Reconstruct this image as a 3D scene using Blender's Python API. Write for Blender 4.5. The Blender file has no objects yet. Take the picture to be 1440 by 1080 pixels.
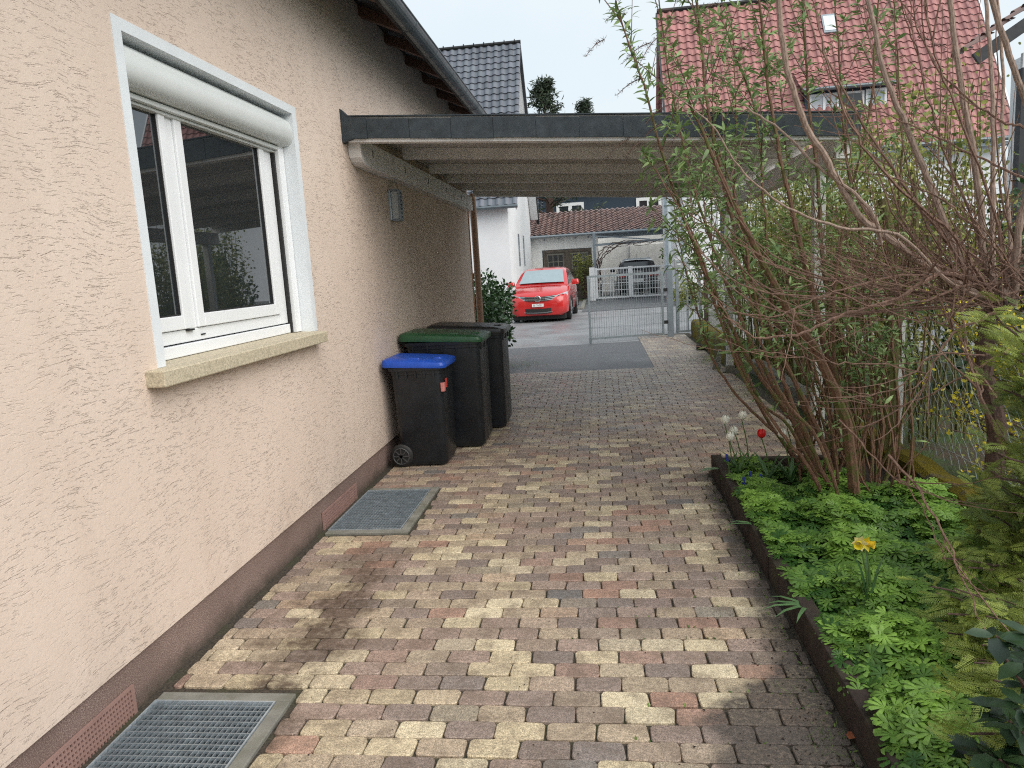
import bpy, math, random
import numpy as np
from mathutils import Vector, Matrix
random.seed(7); rng = np.random.default_rng(7)
sc = bpy.context.scene
COL = sc.collection
R = math.radians
# ------------------------------------------------------------------ camera model
f_ = 1032.8
def _d(px, py):
    v = np.array([px-720., -(py-540.), -f_]); return v/np.linalg.norm(v)
_Y = _d(842, 371); _Z = -_d(1125, 7144); _Z = _Z-_Y*np.dot(_Y, _Z); _Z /= np.linalg.norm(_Z)
RM = np.array([np.cross(_Y, _Z), _Y, _Z])
CAM = np.array([1.851, 0., 1.6])
def F(px, py, y):                       # point seen at (px,py) standing at depth y
    r = RM @ np.array([px-720., -(py-540.), -f_]); return CAM+(y-CAM[1])/r[1]*r
def Gd(px, py, z=0.):
    r = RM @ np.array([px-720., -(py-540.), -f_]); return CAM+(z-CAM[2])/r[2]*r

# ------------------------------------------------------------------ materials
class NT:
    def __init__(s, name):
        s.m = bpy.data.materials.new(name); s.m.use_nodes = True
        s.t = s.m.node_tree; s.t.nodes.clear()
    def n(s, typ, **k):
        nd = s.t.nodes.new(typ)
        for a, b in k.items():
            if a.startswith('i_'):
                a = a[2:]
                key = int(a) if a.isdigit() else a.replace('_', ' ')
                sock = nd.inputs[key]
                if isinstance(b, bpy.types.NodeSocket): s.t.links.new(b, sock)
                else: sock.default_value = b
            else: setattr(nd, a, b)
        return nd
    def link(s, a, b): s.t.links.new(a, b)
    def noise(s, vec, scale, detail=4, rough=.55):
        nd = s.n('ShaderNodeTexNoise'); s.link(vec, nd.inputs['Vector'])
        nd.inputs['Scale'].default_value = scale; nd.inputs['Detail'].default_value = detail
        nd.inputs['Roughness'].default_value = rough; return nd.outputs['Fac']
    def ramp(s, fac, stops):
        nd = s.n('ShaderNodeValToRGB'); s.link(fac, nd.inputs[0]); e = nd.color_ramp.elements
        while len(e) < len(stops): e.new(.5)
        for el, (p, c) in zip(e, stops):
            el.position = p; el.color = (c, c, c, 1) if not isinstance(c, tuple) else (*c, 1)
        return nd.outputs[0]
    def math(s, op, a, b=None, clamp=False):
        nd = s.n('ShaderNodeMath', operation=op, use_clamp=clamp)
        for i, v in enumerate((a, b)):
            if v is None: continue
            if isinstance(v, (int, float)): nd.inputs[i].default_value = v
            else: s.link(v, nd.inputs[i])
        return nd.outputs[0]
    def mix(s, fac, a, b, mode='MIX'):
        nd = s.n('ShaderNodeMix', data_type='RGBA', blend_type=mode)
        for i, v in ((0, fac), (6, a), (7, b)):
            if isinstance(v, (int, float)): nd.inputs[i].default_value = v
            elif isinstance(v, tuple): nd.inputs[i].default_value = (*v, 1) if len(v) == 3 else v
            else: s.link(v, nd.inputs[i])
        return nd.outputs[2]
    def pos(s, sx=1, sy=1, sz=1, obj=False):
        if obj: o = s.n('ShaderNodeTexCoord').outputs['Object']
        else: o = s.n('ShaderNodeNewGeometry').outputs['Position']
        if (sx, sy, sz) == (1, 1, 1): return o
        mp = s.n('ShaderNodeMapping'); mp.inputs['Scale'].default_value = (sx, sy, sz); s.link(o, mp.inputs[0]); return mp.outputs[0]
    def bump(s, h, strength=1., dist=.01, prev=None):
        nd = s.n('ShaderNodeBump'); nd.inputs['Strength'].default_value = strength; nd.inputs['Distance'].default_value = dist
        s.link(h, nd.inputs['Height'])
        if prev is not None: s.link(prev, nd.inputs['Normal'])
        return nd.outputs[0]
    def out(s, col, rough=.6, metal=0., bump=None, spec=.5, trans=0., coat=0.):
        b = s.n('ShaderNodeBsdfPrincipled')
        for nm, v in (('Base Color', col), ('Roughness', rough), ('Metallic', metal), ('Specular IOR Level', spec), ('Coat Weight', coat)):
            if isinstance(v, bpy.types.NodeSocket): s.link(v, b.inputs[nm])
            elif isinstance(v, tuple): b.inputs[nm].default_value = (*v, 1)
            else: b.inputs[nm].default_value = v
        b.inputs['Coat Roughness'].default_value = .08
        if bump is not None: s.link(bump, b.inputs['Normal'])
        o = s.n('ShaderNodeOutputMaterial')
        if trans:
            t = s.n('ShaderNodeBsdfTranslucent')
            if isinstance(col, tuple): t.inputs[0].default_value = (*col, 1)
            else: s.link(col, t.inputs[0])
            mx = s.n('ShaderNodeMixShader'); mx.inputs[0].default_value = trans
            s.link(b.outputs[0], mx.inputs[1]); s.link(t.outputs[0], mx.inputs[2]); s.link(mx.outputs[0], o.inputs[0])
        else: s.link(b.outputs[0], o.inputs[0])
        return s.m

def pm(name, col, rough=.6, metal=0., var=.15, vs=6., bs=0., bstr=.3, bd=.003, attr=False, spec=.5, trans=0., coat=0., dirt=None):
    k = NT(name); P = k.pos()
    n1 = k.noise(P, vs, 6); f1 = k.ramp(n1, [(.3, 1-var), (.7, 1+var*.6)])
    base = k.mix(1., col, f1, 'MULTIPLY')
    if attr:
        a = k.n('ShaderNodeVertexColor', layer_name='col').outputs[0]
        base = k.mix(1., base, a, 'MULTIPLY')
    if dirt:
        n2 = k.ramp(k.noise(P, vs*.45, 8, .7), [(.48, 0.), (.68, 1.)])
        base = k.mix(k.math('MULTIPLY', n2, dirt[1]), base, dirt[0])
    bm = k.bump(k.noise(P, bs, 5), bstr, bd) if bs else None
    rr = k.math('MULTIPLY', k.ramp(k.noise(P, vs*1.7, 4), [(.3, .85), (.7, 1.15)]), rough)
    return k.out(base, rr, metal, bm, spec, trans, coat)

M = {}
def stucco():
    k = NT('stucco'); P = k.pos()
    warp = k.n('ShaderNodeTexNoise'); k.link(P, warp.inputs['Vector']); warp.inputs['Scale'].default_value = 2.2; warp.inputs['Detail'].default_value = 2
    off = k.n('ShaderNodeVectorMath', operation='SCALE'); k.link(warp.outputs['Color'], off.inputs[0]); off.inputs['Scale'].default_value = .13
    add = k.n('ShaderNodeVectorMath', operation='ADD'); k.link(P, add.inputs[0]); k.link(off.outputs[0], add.inputs[1])
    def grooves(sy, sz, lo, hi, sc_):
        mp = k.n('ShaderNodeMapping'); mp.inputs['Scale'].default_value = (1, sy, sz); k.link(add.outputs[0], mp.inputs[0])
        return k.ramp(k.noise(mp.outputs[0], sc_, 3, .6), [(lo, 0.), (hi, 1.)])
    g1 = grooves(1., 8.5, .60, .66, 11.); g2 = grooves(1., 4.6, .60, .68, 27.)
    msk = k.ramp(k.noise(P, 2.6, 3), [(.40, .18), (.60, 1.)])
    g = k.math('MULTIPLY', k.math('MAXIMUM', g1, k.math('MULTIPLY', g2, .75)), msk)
    fine = k.noise(P, 150., 4, .75); mid = k.noise(P, 45., 4, .6)
    h = k.math('SUBTRACT', k.math('ADD', k.math('MULTIPLY', fine, .20), k.math('MULTIPLY', mid, .38)), k.math('MULTIPLY', g, 1.3))
    tone = k.ramp(k.noise(P, .9, 5), [(.3, (.66, .54, .455)), (.7, (.73, .605, .515))])
    tone = k.mix(k.math('MULTIPLY', g, .05), tone, (.34, .25, .2))  # a little groove shade painted into the plaster colour
    stre = k.ramp(k.noise(k.pos(1, 3.2, .35), 1.6, 5, .6), [(.45, 0.), (.72, .22)])
    tone = k.mix(stre, tone, (.56, .44, .36))
    sp = k.n('ShaderNodeSeparateXYZ'); k.link(P, sp.inputs[0])
    low = k.math('MULTIPLY', k.ramp(sp.outputs['Z'], [(.2, 1.), (.55, 0.)]), k.ramp(k.noise(P, 5, 5), [(.4, 0.), (.7, .35)]))
    tone = k.mix(low, tone, (.40, .31, .25))
    return k.out(tone, .93, 0, k.bump(h, .65, .0065), .2)
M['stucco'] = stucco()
def plinthm():
    k = NT('plinth_plaster'); P = k.pos()
    n = k.noise(P, 210., 3, .85)
    c = k.ramp(n, [(.32, (.085, .06, .052)), (.5, (.23, .155, .135)), (.66, (.52, .42, .37))])
    c = k.mix(k.ramp(k.noise(P, 2.5, 5), [(.35, .0), (.7, .45)]), c, (.12, .08, .065))
    sp = k.n('ShaderNodeSeparateXYZ'); k.link(P, sp.inputs[0])
    spl = k.ramp(k.math('ADD', sp.outputs['Z'], k.math('MULTIPLY', k.noise(P, 7, 6, .7), .16)), [(.06, .8), (.15, 0.)])
    c = k.mix(spl, c, (.055, .05, .035))
    return k.out(c, .85, 0, k.bump(n, .6, .004), .3)
M['plinth'] = plinthm()
def paverm():
    k = NT('paver'); P = k.pos()
    a = k.n('ShaderNodeVertexColor', layer_name='col').outputs[0]
    fine = k.noise(P, 210., 4, .8); mid = k.noise(P, 55., 5, .65); big = k.noise(P, 9., 5, .6)
    c = k.mix(1., a, k.ramp(fine, [(.34, .42), (.5, 1.), (.66, 1.75)]), 'MULTIPLY')
    c = k.mix(1., c, k.ramp(mid, [(.35, .72), (.62, 1.12)]), 'MULTIPLY')
    c = k.mix(k.ramp(big, [(.46, 0.), (.66, .5)]), c, (.145, .105, .078))
    sp = k.n('ShaderNodeSeparateXYZ'); k.link(P, sp.inputs[0]); X, Y = sp.outputs['X'], sp.outputs['Y']
    wob = k.math('MULTIPLY', k.math('SUBTRACT', k.noise(P, 3.2, 6, .65), .5), 1.3)
    # damp tide mark that starts at the near light well and follows the wall
    dx = k.math('ADD', k.math('ABSOLUTE', k.math('SUBTRACT', X, .50)), wob)
    inner = k.ramp(dx, [(.02, 1.), (.26, 0.)])
    yr = k.math('MULTIPLY', k.ramp(k.math('MULTIPLY', Y, .1), [(.17, 0.), (.21, 1.)]), k.ramp(k.math('MULTIPLY', Y, .1), [(.36, 1.), (.45, 0.)]))
    wet = k.math('MULTIPLY', k.math('MULTIPLY', inner, yr), k.ramp(k.noise(P, 24., 6, .7), [(.36, .45), (.56, .9)]))
    # soil and moss washed out of the bed
    e = k.math('SUBTRACT', k.math('SUBTRACT', 2.62, X), k.math('MULTIPLY', wob, .42))
    yy = k.ramp(k.math('MULTIPLY', Y, .1), [(.12, .50), (.245, .40), (.285, .08), (.45, .05), (.9, .0)])
    soil = k.ramp(k.math('SUBTRACT', e, yy), [(-.0, 1.), (.09, 0.)])
    soil = k.math('MULTIPLY', soil, k.ramp(k.math('MULTIPLY', Y, .1), [(.53, 1.), (.56, 0.)]))
    c = k.mix(wet, c, (.075, .05, .034))
    c = k.mix(k.math('MULTIPLY', soil, k.ramp(mid, [(.34, .55), (.52, .95)])), c, k.ramp(fine, [(.4, (.045, .036, .03)), (.66, (.12, .10, .085))]))
    film = k.ramp(k.noise(P, 1.3, 5, .6), [(.40, 0.), (.62, 1.)])
    # rear bay is damp and glossier, its colour mixed towards grey
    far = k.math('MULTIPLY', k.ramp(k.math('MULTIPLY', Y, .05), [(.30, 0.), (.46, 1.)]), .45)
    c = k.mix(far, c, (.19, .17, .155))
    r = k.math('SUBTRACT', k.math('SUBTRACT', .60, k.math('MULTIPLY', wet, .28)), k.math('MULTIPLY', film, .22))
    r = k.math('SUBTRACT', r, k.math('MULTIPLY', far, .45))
    return k.out(c, r, 0, k.bump(k.math('ADD', fine, k.math('MULTIPLY', mid, 1.2)), .55, .004), .5)
M['paver'] = paverm()
def sand():
    k = NT('joint_sand'); P = k.pos()
    c = k.ramp(k.noise(P, 120, 4), [(.35, (.025, .02, .016)), (.7, (.09, .075, .055))])
    c = k.mix(k.ramp(k.noise(P, 4, 4), [(.5, 0.), (.68, .6)]), c, (.05, .06, .02))
    return k.out(c, .95)
M['sand'] = sand()
def asph(name, a, b, wet0, wr=.18):
    k = NT(name); P = k.pos()
    n = k.noise(P, 140, 4, .8); big = k.noise(P, .7, 6, .6)
    c = k.ramp(n, [(.3, a), (.72, b)])
    w = k.ramp(big, [(wet0, 0.), (wet0+.16, 1.)])
    c = k.mix(k.math('MULTIPLY', w, .35), c, tuple(x*.5 for x in a))
    cr = k.ramp(k.noise(k.pos(), 2.1, 10, .8), [(.495, 0.), (.5, 1.), (.505, 0.)])
    c = k.mix(k.math('MULTIPLY', cr, .35), c, (.02, .02, .02))
    r = k.math('SUBTRACT', .62, k.math('MULTIPLY', w, .62-wr))
    return k.out(c, r, 0, k.bump(n, .35, .004), .5)
M['street'] = asph('street_asphalt', (.17, .175, .18), (.32, .33, .34), .40, .36)
M['asphalt'] = asph('asphalt_patch', (.055, .058, .062), (.15, .155, .165), .46, .34)
def groundm():
    k = NT('garden_ground'); P = k.pos()
    g = k.ramp(k.noise(P, 60, 5, .7), [(.3, (.018, .035, .010)), (.7, (.07, .12, .03))])
    s = k.ramp(k.noise(P, 90, 5, .7), [(.3, (.03, .02, .013)), (.7, (.10, .075, .05))])
    c = k.mix(k.ramp(k.noise(P, 1.2, 5), [(.45, 0.), (.56, 1.)]), g, s)
    return k.out(c, .95, 0, k.bump(k.noise(P, 70, 6), 1., .02))
M['ground'] = groundm()
def mossm():
    k = NT('mossy_concrete'); P = k.pos()
    m = k.ramp(k.noise(P, 130, 5, .7), [(.3, (.045, .035, .006)), (.5, (.16, .13, .015)), (.72, (.34, .26, .03))])
    s = k.ramp(k.noise(P, 60, 5, .7), [(.3, (.04, .035, .03)), (.7, (.17, .15, .12))])
    c = k.mix(k.ramp(k.noise(P, 7, 5, .6), [(.38, 0.), (.5, 1.)]), s, m)
    return k.out(c, .95, 0, k.bump(k.noise(P, 120, 6, .7), 1., .02), .2)
M['moss'] = mossm()
def barkm(name, a, b, moss=0.):
    k = NT(name); P = k.pos()
    c = k.ramp(k.noise(k.pos(1, 1, .25), 90, 5, .7), [(.3, a), (.7, b)])
    if moss: c = k.mix(k.ramp(k.noise(P, 14, 5), [(.5-moss*.2, 0.), (.62, 1.)]), c, (.10, .105, .03))
    return k.out(c, .85, 0, k.bump(k.noise(k.pos(1, 1, .3), 140, 5), .8, .006), .3)
M['bark_red'] = barkm('bark_reddish', (.07, .037, .025), (.26, .145, .095), .02)
M['bark_pale'] = barkm('bark_pale', (.17, .12, .095), (.42, .31, .25), .0)
M['bark_dark'] = barkm('bark_dark', (.04, .024, .02), (.135, .085, .07), .0)
M['bark_moss'] = barkm('bark_mossy', (.05, .04, .02), (.14, .12, .05), 1.)
M['twig'] = pm('twig', (.15, .085, .068), .7, var=.35, vs=9)
def leafm(name, a, b, rough=.5, tr=.25, coat=0.):
    k = NT(name); v = k.n('ShaderNodeVertexColor', layer_name='col').outputs[0]
    c = k.mix(v, a, b)
    c = k.mix(1., c, k.ramp(k.noise(k.pos(), 45, 3), [(.3, .78), (.7, 1.18)]), 'MULTIPLY')
    return k.out(c, rough, 0, None, .5, tr, coat)
M['l_bud'] = leafm('leaf_grey_green', (.085, .16, .05), (.33, .45, .17), .55, .25)
M['l_cover'] = leafm('leaf_bright_green', (.035, .11, .015), (.27, .46, .075), .5, .3)
M['l_hedge'] = leafm('leaf_dark_glossy', (.012, .035, .012), (.05, .115, .03), .32, .12)
M['l_privet'] = leafm('leaf_yellow_green', (.08, .12, .03), (.52, .52, .16), .5, .35)
M['l_thuja'] = leafm('leaf_conifer', (.045, .095, .022), (.40, .47, .09), .65, .2)
M['l_rhodo'] = leafm('leaf_leathery', (.010, .028, .012), (.05, .10, .035), .42, .08)
M['l_bulb'] = leafm('leaf_bulb', (.05, .12, .04), (.13, .25, .10), .4, .2)
M['l_grass'] = leafm('leaf_grass', (.05, .11, .02), (.20, .30, .06), .6, .3)
M['l_brown'] = leafm('dry_flower', (.02, .013, .010), (.09, .055, .04), .9, .0)
M['l_far'] = leafm('leaf_far_conifer', (.02, .035, .02), (.06, .085, .045), .8, .1)
M['pet_white'] = pm('petal_white', (.90, .90, .80), .5, var=.05, trans=.15)
M['pet_red'] = pm('petal_red', (.75, .02, .02), .4, var=.2, trans=.25)
M['pet_yellow'] = pm('petal_yellow', (.88, .74, .05), .5, var=.1, trans=.3)
M['pet_orange'] = pm('petal_orange', (.88, .60, .02), .5, var=.1, trans=.2)
M['pet_pale'] = pm('petal_pale_yellow', (.82, .74, .35), .5, var=.1, trans=.3)
M['pet_blue'] = pm('petal_blue', (.03, .05, .30), .6, var=.2)
M['white'] = pm('white_paint', (.78, .79, .79), .45, var=.04, vs=3)
M['pvc'] = pm('white_plastic_frame', (.83, .85, .87), .28, var=.03, vs=3)
M['shutter'] = pm('aluminium_shutter_box', (.66, .69, .68), .35, var=.05, vs=3)
M['rubber'] = pm('rubber_seal', (.012, .012, .012), .6)
M['sill'] = pm('sill_stone', (.56, .49, .36), .8, var=.35, vs=120, bs=220, bstr=.5, bd=.003, dirt=((.20, .18, .12), .55))
M['soffit'] = pm('soffit_dark', (.035, .03, .03), .8)
M['rafter'] = pm('rafter_brown', (.13, .07, .05), .75, var=.2)
M['zinc'] = pm('zinc_gutter', (.13, .155, .17), .45, .5, var=.25, vs=5)
M['felt'] = pm('roofing_felt', (.034, .046, .056), .75, var=.35, vs=14, bs=420, bstr=.9, bd=.004, dirt=((.09, .11, .12), .25))
M['cream'] = pm('cream_painted_timber', (.76, .75, .74), .6, var=.08, vs=7, bs=60, bstr=.15, bd=.002, dirt=((.45, .43, .40), .3))
M['deck'] = pm('roof_deck_boards', (.60, .58, .56), .8, var=.25, vs=5)
M['pipe'] = pm('brown_pipe', (.36, .22, .145), .45, var=.08)
M['copper'] = pm('copper_strip', (.62, .36, .24), .4, .4)
M['bin'] = pm('black_bin_plastic', (.010, .013, .017), .40, var=.4, vs=9, bs=500, bstr=.15, bd=.001, dirt=((.04, .04, .038), .12))
M['lidblue'] = pm('blue_lid_plastic', (.015, .085, .50), .35, var=.12, vs=7)
M['lidgreen'] = pm('green_lid_plastic', (.02, .085, .035), .38, var=.2, vs=7)
M['lidblack'] = pm('black_lid_plastic', (.022, .024, .027), .33, var=.2, vs=7)
M['galv'] = pm('galvanised_steel', (.36, .42, .46), .42, .65, var=.25, vs=18)
M['galvlight'] = pm('galvanised_steel_bars', (.46, .52, .56), .4, .5, var=.2, vs=18)
M['greypaint'] = pm('grey_painted_steel', (.24, .28, .31), .5, .2, var=.1)
M['ventm'] = pm('vent_sheet_pink', (.36, .225, .195), .5, .2, var=.12)
M['dark'] = pm('dark_void', (.012, .011, .010), .95)
M['shaft'] = pm('shaft_concrete', (.05, .05, .045), .95)
M['concrete'] = pm('concrete', (.22, .215, .19), .9, var=.3, vs=9, bs=160, bstr=.6, bd=.004, dirt=((.10, .10, .05), .6))
M['edge'] = pm('edging_dark_brown', (.035, .022, .017), .9, var=.4, vs=14, bs=90, bstr=.9, bd=.01, dirt=((.05, .06, .02), .5))
M['soil'] = pm('bed_soil', (.03, .02, .014), .97, var=.4, vs=20, bs=60, bstr=1., bd=.02)
M['tile_red'] = pm('clay_tiles_red', (.345, .155, .145), .62, var=.2, vs=2.4, attr=True, bs=30, bstr=.2, dirt=((.28, .13, .10), .35))
M['tile_grey'] = pm('concrete_tiles_grey', (.115, .13, .155), .45, var=.15, vs=2.4, attr=True)
M['tile_brown'] = pm('clay_tiles_brown', (.20, .115, .095), .4, var=.3, vs=3, attr=True, dirt=((.30, .25, .22), .3))
M['tile_dark'] = pm('tiles_dark', (.07, .08, .095), .5, attr=True)
M['render_white'] = pm('white_render', (.74, .75, .76), .85, var=.05, vs=1.2, bs=120, bstr=.3, dirt=((.55, .56, .54), .35))
M['render_grey'] = pm('grey_rough_render', (.40, .41, .40), .9, var=.35, vs=9, bs=50, bstr=.9, bd=.02)
M['brick_white'] = pm('white_painted_brick', (.76, .76, .74), .8, var=.12, vs=4)
M['verge'] = pm('dark_verge_board', (.025, .028, .032), .6)
M['navy'] = pm('navy_cladding', (.022, .040, .062), .6, var=.15)
M['wood'] = pm('weathered_door_wood', (.115, .095, .075), .8, var=.35, vs=8)
M['glass_far'] = pm('dark_window_glass', (.025, .03, .035), .08, var=.1, spec=.8)
M['red'] = pm('red_car_paint', (.52, .012, .010), .25, 0., var=.04, coat=1.)
M['carblack'] = pm('black_car_paint', (.018, .016, .02), .25, 0., var=.05, coat=1.)
M['carplastic'] = pm('black_car_plastic', (.015, .015, .015), .5)
M['chrome'] = pm('chrome', (.75, .77, .78), .15, 1., var=.03)
M['lamp'] = pm('headlight_glass', (.55, .60, .64), .1, .3, coat=1.)
M['lampred'] = pm('tail_light_glass', (.35, .01, .01), .15, coat=1.)
M['windscreen'] = pm('windscreen', (.24, .31, .33), .04, .0, var=.1, spec=1., coat=1.)  # pale base colour paints in the sky reflected by the glass
M['plate'] = pm('plate_white', (.80, .80, .78), .4, var=.02)
M['ink'] = pm('plate_ink', (.02, .02, .02), .5)
M['stred'] = pm('sticker_red', (.65, .06, .05), .5)
M['postwood'] = pm('white_painted_post', (.62, .63, .62), .6, var=.12, dirt=((.2, .2, .17), .45))
def glassm():
    k = NT('window_glass')
    g = k.n('ShaderNodeBsdfGlossy'); g.inputs['Roughness'].default_value = .01; g.inputs[0].default_value = (.95, .97, 1, 1)
    d = k.n('ShaderNodeBsdfDiffuse'); d.inputs[0].default_value = (.018, .022, .024, 1)
    fr = k.n('ShaderNodeFresnel'); fr.inputs[0].default_value = 1.55
    fac = k.math('ADD', k.math('MULTIPLY', fr.outputs[0], 1.5), .03, True)
    mx = k.n('ShaderNodeMixShader'); k.link(fac, mx.inputs[0]); k.link(d.outputs[0], mx.inputs[1]); k.link(g.outputs[0], mx.inputs[2])
    o = k.n('ShaderNodeOutputMaterial'); k.link(mx.outputs[0], o.inputs[0]); return k.m
M['glass'] = glassm()

# ------------------------------------------------------------------ mesh builders
class MB:
    def __init__(s): s.v = []; s.f = []; s.c = []
    def add(s, vs, fs, col=(1, 1, 1)):
        o = len(s.v); s.v.extend([tuple(map(float, p)) for p in vs])
        for q in fs: s.f.append(tuple(i+o for i in q)); s.c.append(col)
        return s
    def box(s, x0, x1, y0, y1, z0, z1, col=(1, 1, 1)):
        vs = [(x, y, z) for z in (z0, z1) for y in (y0, y1) for x in (x0, x1)]
        return s.add(vs, [(0, 2, 3, 1), (4, 5, 7, 6), (0, 1, 5, 4), (2, 6, 7, 3), (0, 4, 6, 2), (1, 3, 7, 5)], col)
    def obox(s, a, b, w, h, up=(0, 0, 1), col=(1, 1, 1)):      # bar from a to b, width w, height h
        a = Vector(a); b = Vector(b); d = (b-a).normalized(); u = Vector(up); sd = d.cross(u).normalized(); u = sd.cross(d)
        vs = [p+sd*sx*w/2+u*sz*h/2 for p in (a, b) for sx, sz in ((-1, -1), (1, -1), (1, 1), (-1, 1))]
        return s.add(vs, [(3, 2, 1, 0), (4, 5, 6, 7), (0, 1, 5, 4), (1, 2, 6, 5), (2, 3, 7, 6), (3, 0, 4, 7)], col)
    def quad(s, *p, col=(1, 1, 1)): return s.add(p, [tuple(range(len(p)))], col)
    def prism(s, pts, axis, a, b, col=(1, 1, 1)):             # polygon in the two other axes extruded along axis from a to b
        n = len(pts); vs = []
        for t in (a, b):
            for p, q in pts:
                vs.append((t, p, q) if axis == 0 else (p, t, q) if axis == 1 else (p, q, t))
        fs = [tuple(range(n))[::-1], tuple(range(n, 2*n))]+[(i, (i+1) % n, n+(i+1) % n, n+i) for i in range(n)]
        return s.add(vs, fs, col)
    def tube(s, path, rad, n=6, cap=True, col=(1, 1, 1)):
        P = [Vector(map(float, p)) for p in path]; m = len(P)
        if not hasattr(rad, '__len__'): rad = [rad]*m
        T = [(P[min(i+1, m-1)]-P[max(i-1, 0)]).normalized() for i in range(m)]
        u = T[0].orthogonal().normalized(); vs = []
        for i in range(m):
            u = (u-T[i]*u.dot(T[i])); u = u.normalized() if u.length > 1e-6 else T[i].orthogonal().normalized()
            w = T[i].cross(u)
            for j in range(n):
                a = 2*math.pi*j/n; vs.append(P[i]+(u*math.cos(a)+w*math.sin(a))*rad[i])
        fs = [(i*n+j, i*n+(j+1) % n, (i+1)*n+(j+1) % n, (i+1)*n+j) for i in range(m-1) for j in range(n)]
        if cap: fs += [tuple(range(n))[::-1], tuple(range((m-1)*n, m*n))]
        return s.add(vs, fs, col)
    def loft(s, rings, cap=True, col=(1, 1, 1)):
        n = len(rings[0]); vs = [p for r in rings for p in r]; m = len(rings)
        fs = [(i*n+j, i*n+(j+1) % n, (i+1)*n+(j+1) % n, (i+1)*n+j) for i in range(m-1) for j in range(n)]
        if cap: fs += [tuple(range(n))[::-1], tuple(range((m-1)*n, m*n))]
        return s.add(vs, fs, col)
    def build(s, name, m, parent=None, smooth=False, bevel=0, sub=0, attr=False, kind=None):
        o0 = root_loc(parent)
        me = bpy.data.meshes.new(name)
        me.from_pydata([(a-o0[0], b-o0[1], c-o0[2]) for a, b, c in s.v], [], s.f)
        me.materials.append(M[m] if isinstance(m, str) else m)
        if attr:
            ca = me.color_attributes.new('col', 'FLOAT_COLOR', 'CORNER')
            arr = np.array([(*c, 1.) for c, q in zip(s.c, s.f) for _ in q], dtype=np.float32)
            ca.data.foreach_set('color', arr.ravel())
        if smooth:
            me.polygons.foreach_set('use_smooth', [True]*len(me.polygons))
        o = bpy.data.objects.new(name, me); COL.objects.link(o)
        if parent: o.parent = parent
        if bevel:
            b = o.modifiers.new('bevel', 'BEVEL'); b.width = bevel; b.segments = 2; b.limit_method = 'ANGLE'; b.angle_limit = R(40)
        if sub:
            q = o.modifiers.new('sub', 'SUBSURF'); q.levels = sub; q.render_levels = sub
        if kind: o['kind'] = kind
        if smooth and not sub:
            try: me.set_sharp_from_angle(angle=R(35))
            except Exception: pass
        return o
ROOTS = {}
def root_loc(p):
    while p is not None:
        if p.name in ROOTS: return ROOTS[p.name]
        p = p.parent
    return (0, 0, 0)
def tag(o, label, cat, group=None):
    o['label'] = label; o['category'] = cat
    if group: o['group'] = group
    return o
def thing(name, label, cat, loc=(0, 0, 0), group=None):
    o = bpy.data.objects.new(name, None); COL.objects.link(o); loc = tuple(float(a) for a in loc); o.location = loc; o.empty_display_size = .1
    ROOTS[o.name] = loc; return tag(o, label, cat, group)

def leafmesh(name, m, tpl, mats, var, parent=None, kind=None):
    """many leaf-sized pieces joined: tpl=(verts Nx3, faces list), mats = Kx3x4"""
    tv, tf = tpl; tv = np.asarray(tv, float); K = len(mats); N = len(tv)
    mats = np.asarray(mats); V = np.einsum('kij,nj->kni', mats[:, :, :3], tv)+mats[:, None, :, 3]
    V = V.reshape(-1, 3)-np.array(root_loc(parent))
    ls = np.array([len(q) for q in tf]); flat = np.concatenate([np.array(q) for q in tf])
    L = len(flat); idx = (flat[None, :]+(np.arange(K)*N)[:, None]).ravel()
    me = bpy.data.meshes.new(name); me.vertices.add(K*N); me.vertices.foreach_set('co', V.ravel().astype(np.float32))
    me.loops.add(K*L); me.loops.foreach_set('vertex_index', idx.astype(np.int32))
    me.polygons.add(K*len(tf)); tot = np.tile(ls, K); st = np.concatenate([[0], np.cumsum(tot)[:-1]])
    me.polygons.foreach_set('loop_start', st.astype(np.int32)); me.polygons.foreach_set('loop_total', tot.astype(np.int32))
    me.update(calc_edges=True); me.validate()
    ca = me.color_attributes.new('col', 'FLOAT_COLOR', 'POINT')
    vv = np.repeat(np.asarray(var, float), N); arr = np.stack([vv, vv, vv, np.ones_like(vv)], 1)
    ca.data.foreach_set('color', arr.astype(np.float32).ravel())
    me.materials.append(M[m]); o = bpy.data.objects.new(name, me); COL.objects.link(o)
    if parent: o.parent = parent
    if kind: o['kind'] = kind
    return o
def frames(pos, dirs, normals, size, wid=None):
    """matrices: local x = leaf axis, z = leaf normal"""
    pos = np.asarray(pos, float); d = np.asarray(dirs, float); d /= np.linalg.norm(d, axis=1)[:, None]
    n = np.asarray(normals, float); y = np.cross(n, d); y /= (np.linalg.norm(y, axis=1)[:, None]+1e-9); n = np.cross(d, y)
    s = np.asarray(size, float)[:, None]; w = s if wid is None else np.asarray(wid, float)[:, None]
    return np.stack([d*s, y*w, n*s, pos], 2)
LANCE = ([(0, 0, 0), (.3, .11, .03), (.3, -.11, .03), (.3, 0, 0), (.68, .085, -.03), (.68, -.085, -.03), (.68, 0, -.06), (1, 0, -.2)],
         [(0, 3, 1), (0, 2, 3), (1, 3, 6, 4), (3, 2, 5, 6), (4, 6, 7), (6, 5, 7)])
OVAL = ([(0, 0, 0), (.25, .2, .05), (.25, -.2, .05), (.3, 0, 0), (.65, .22, .03), (.65, -.22, .03), (.65, 0, -.03), (1, 0, -.08)],
        [(0, 3, 1), (0, 2, 3), (1, 3, 6, 4), (3, 2, 5, 6), (4, 6, 7), (6, 5, 7)])
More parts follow.
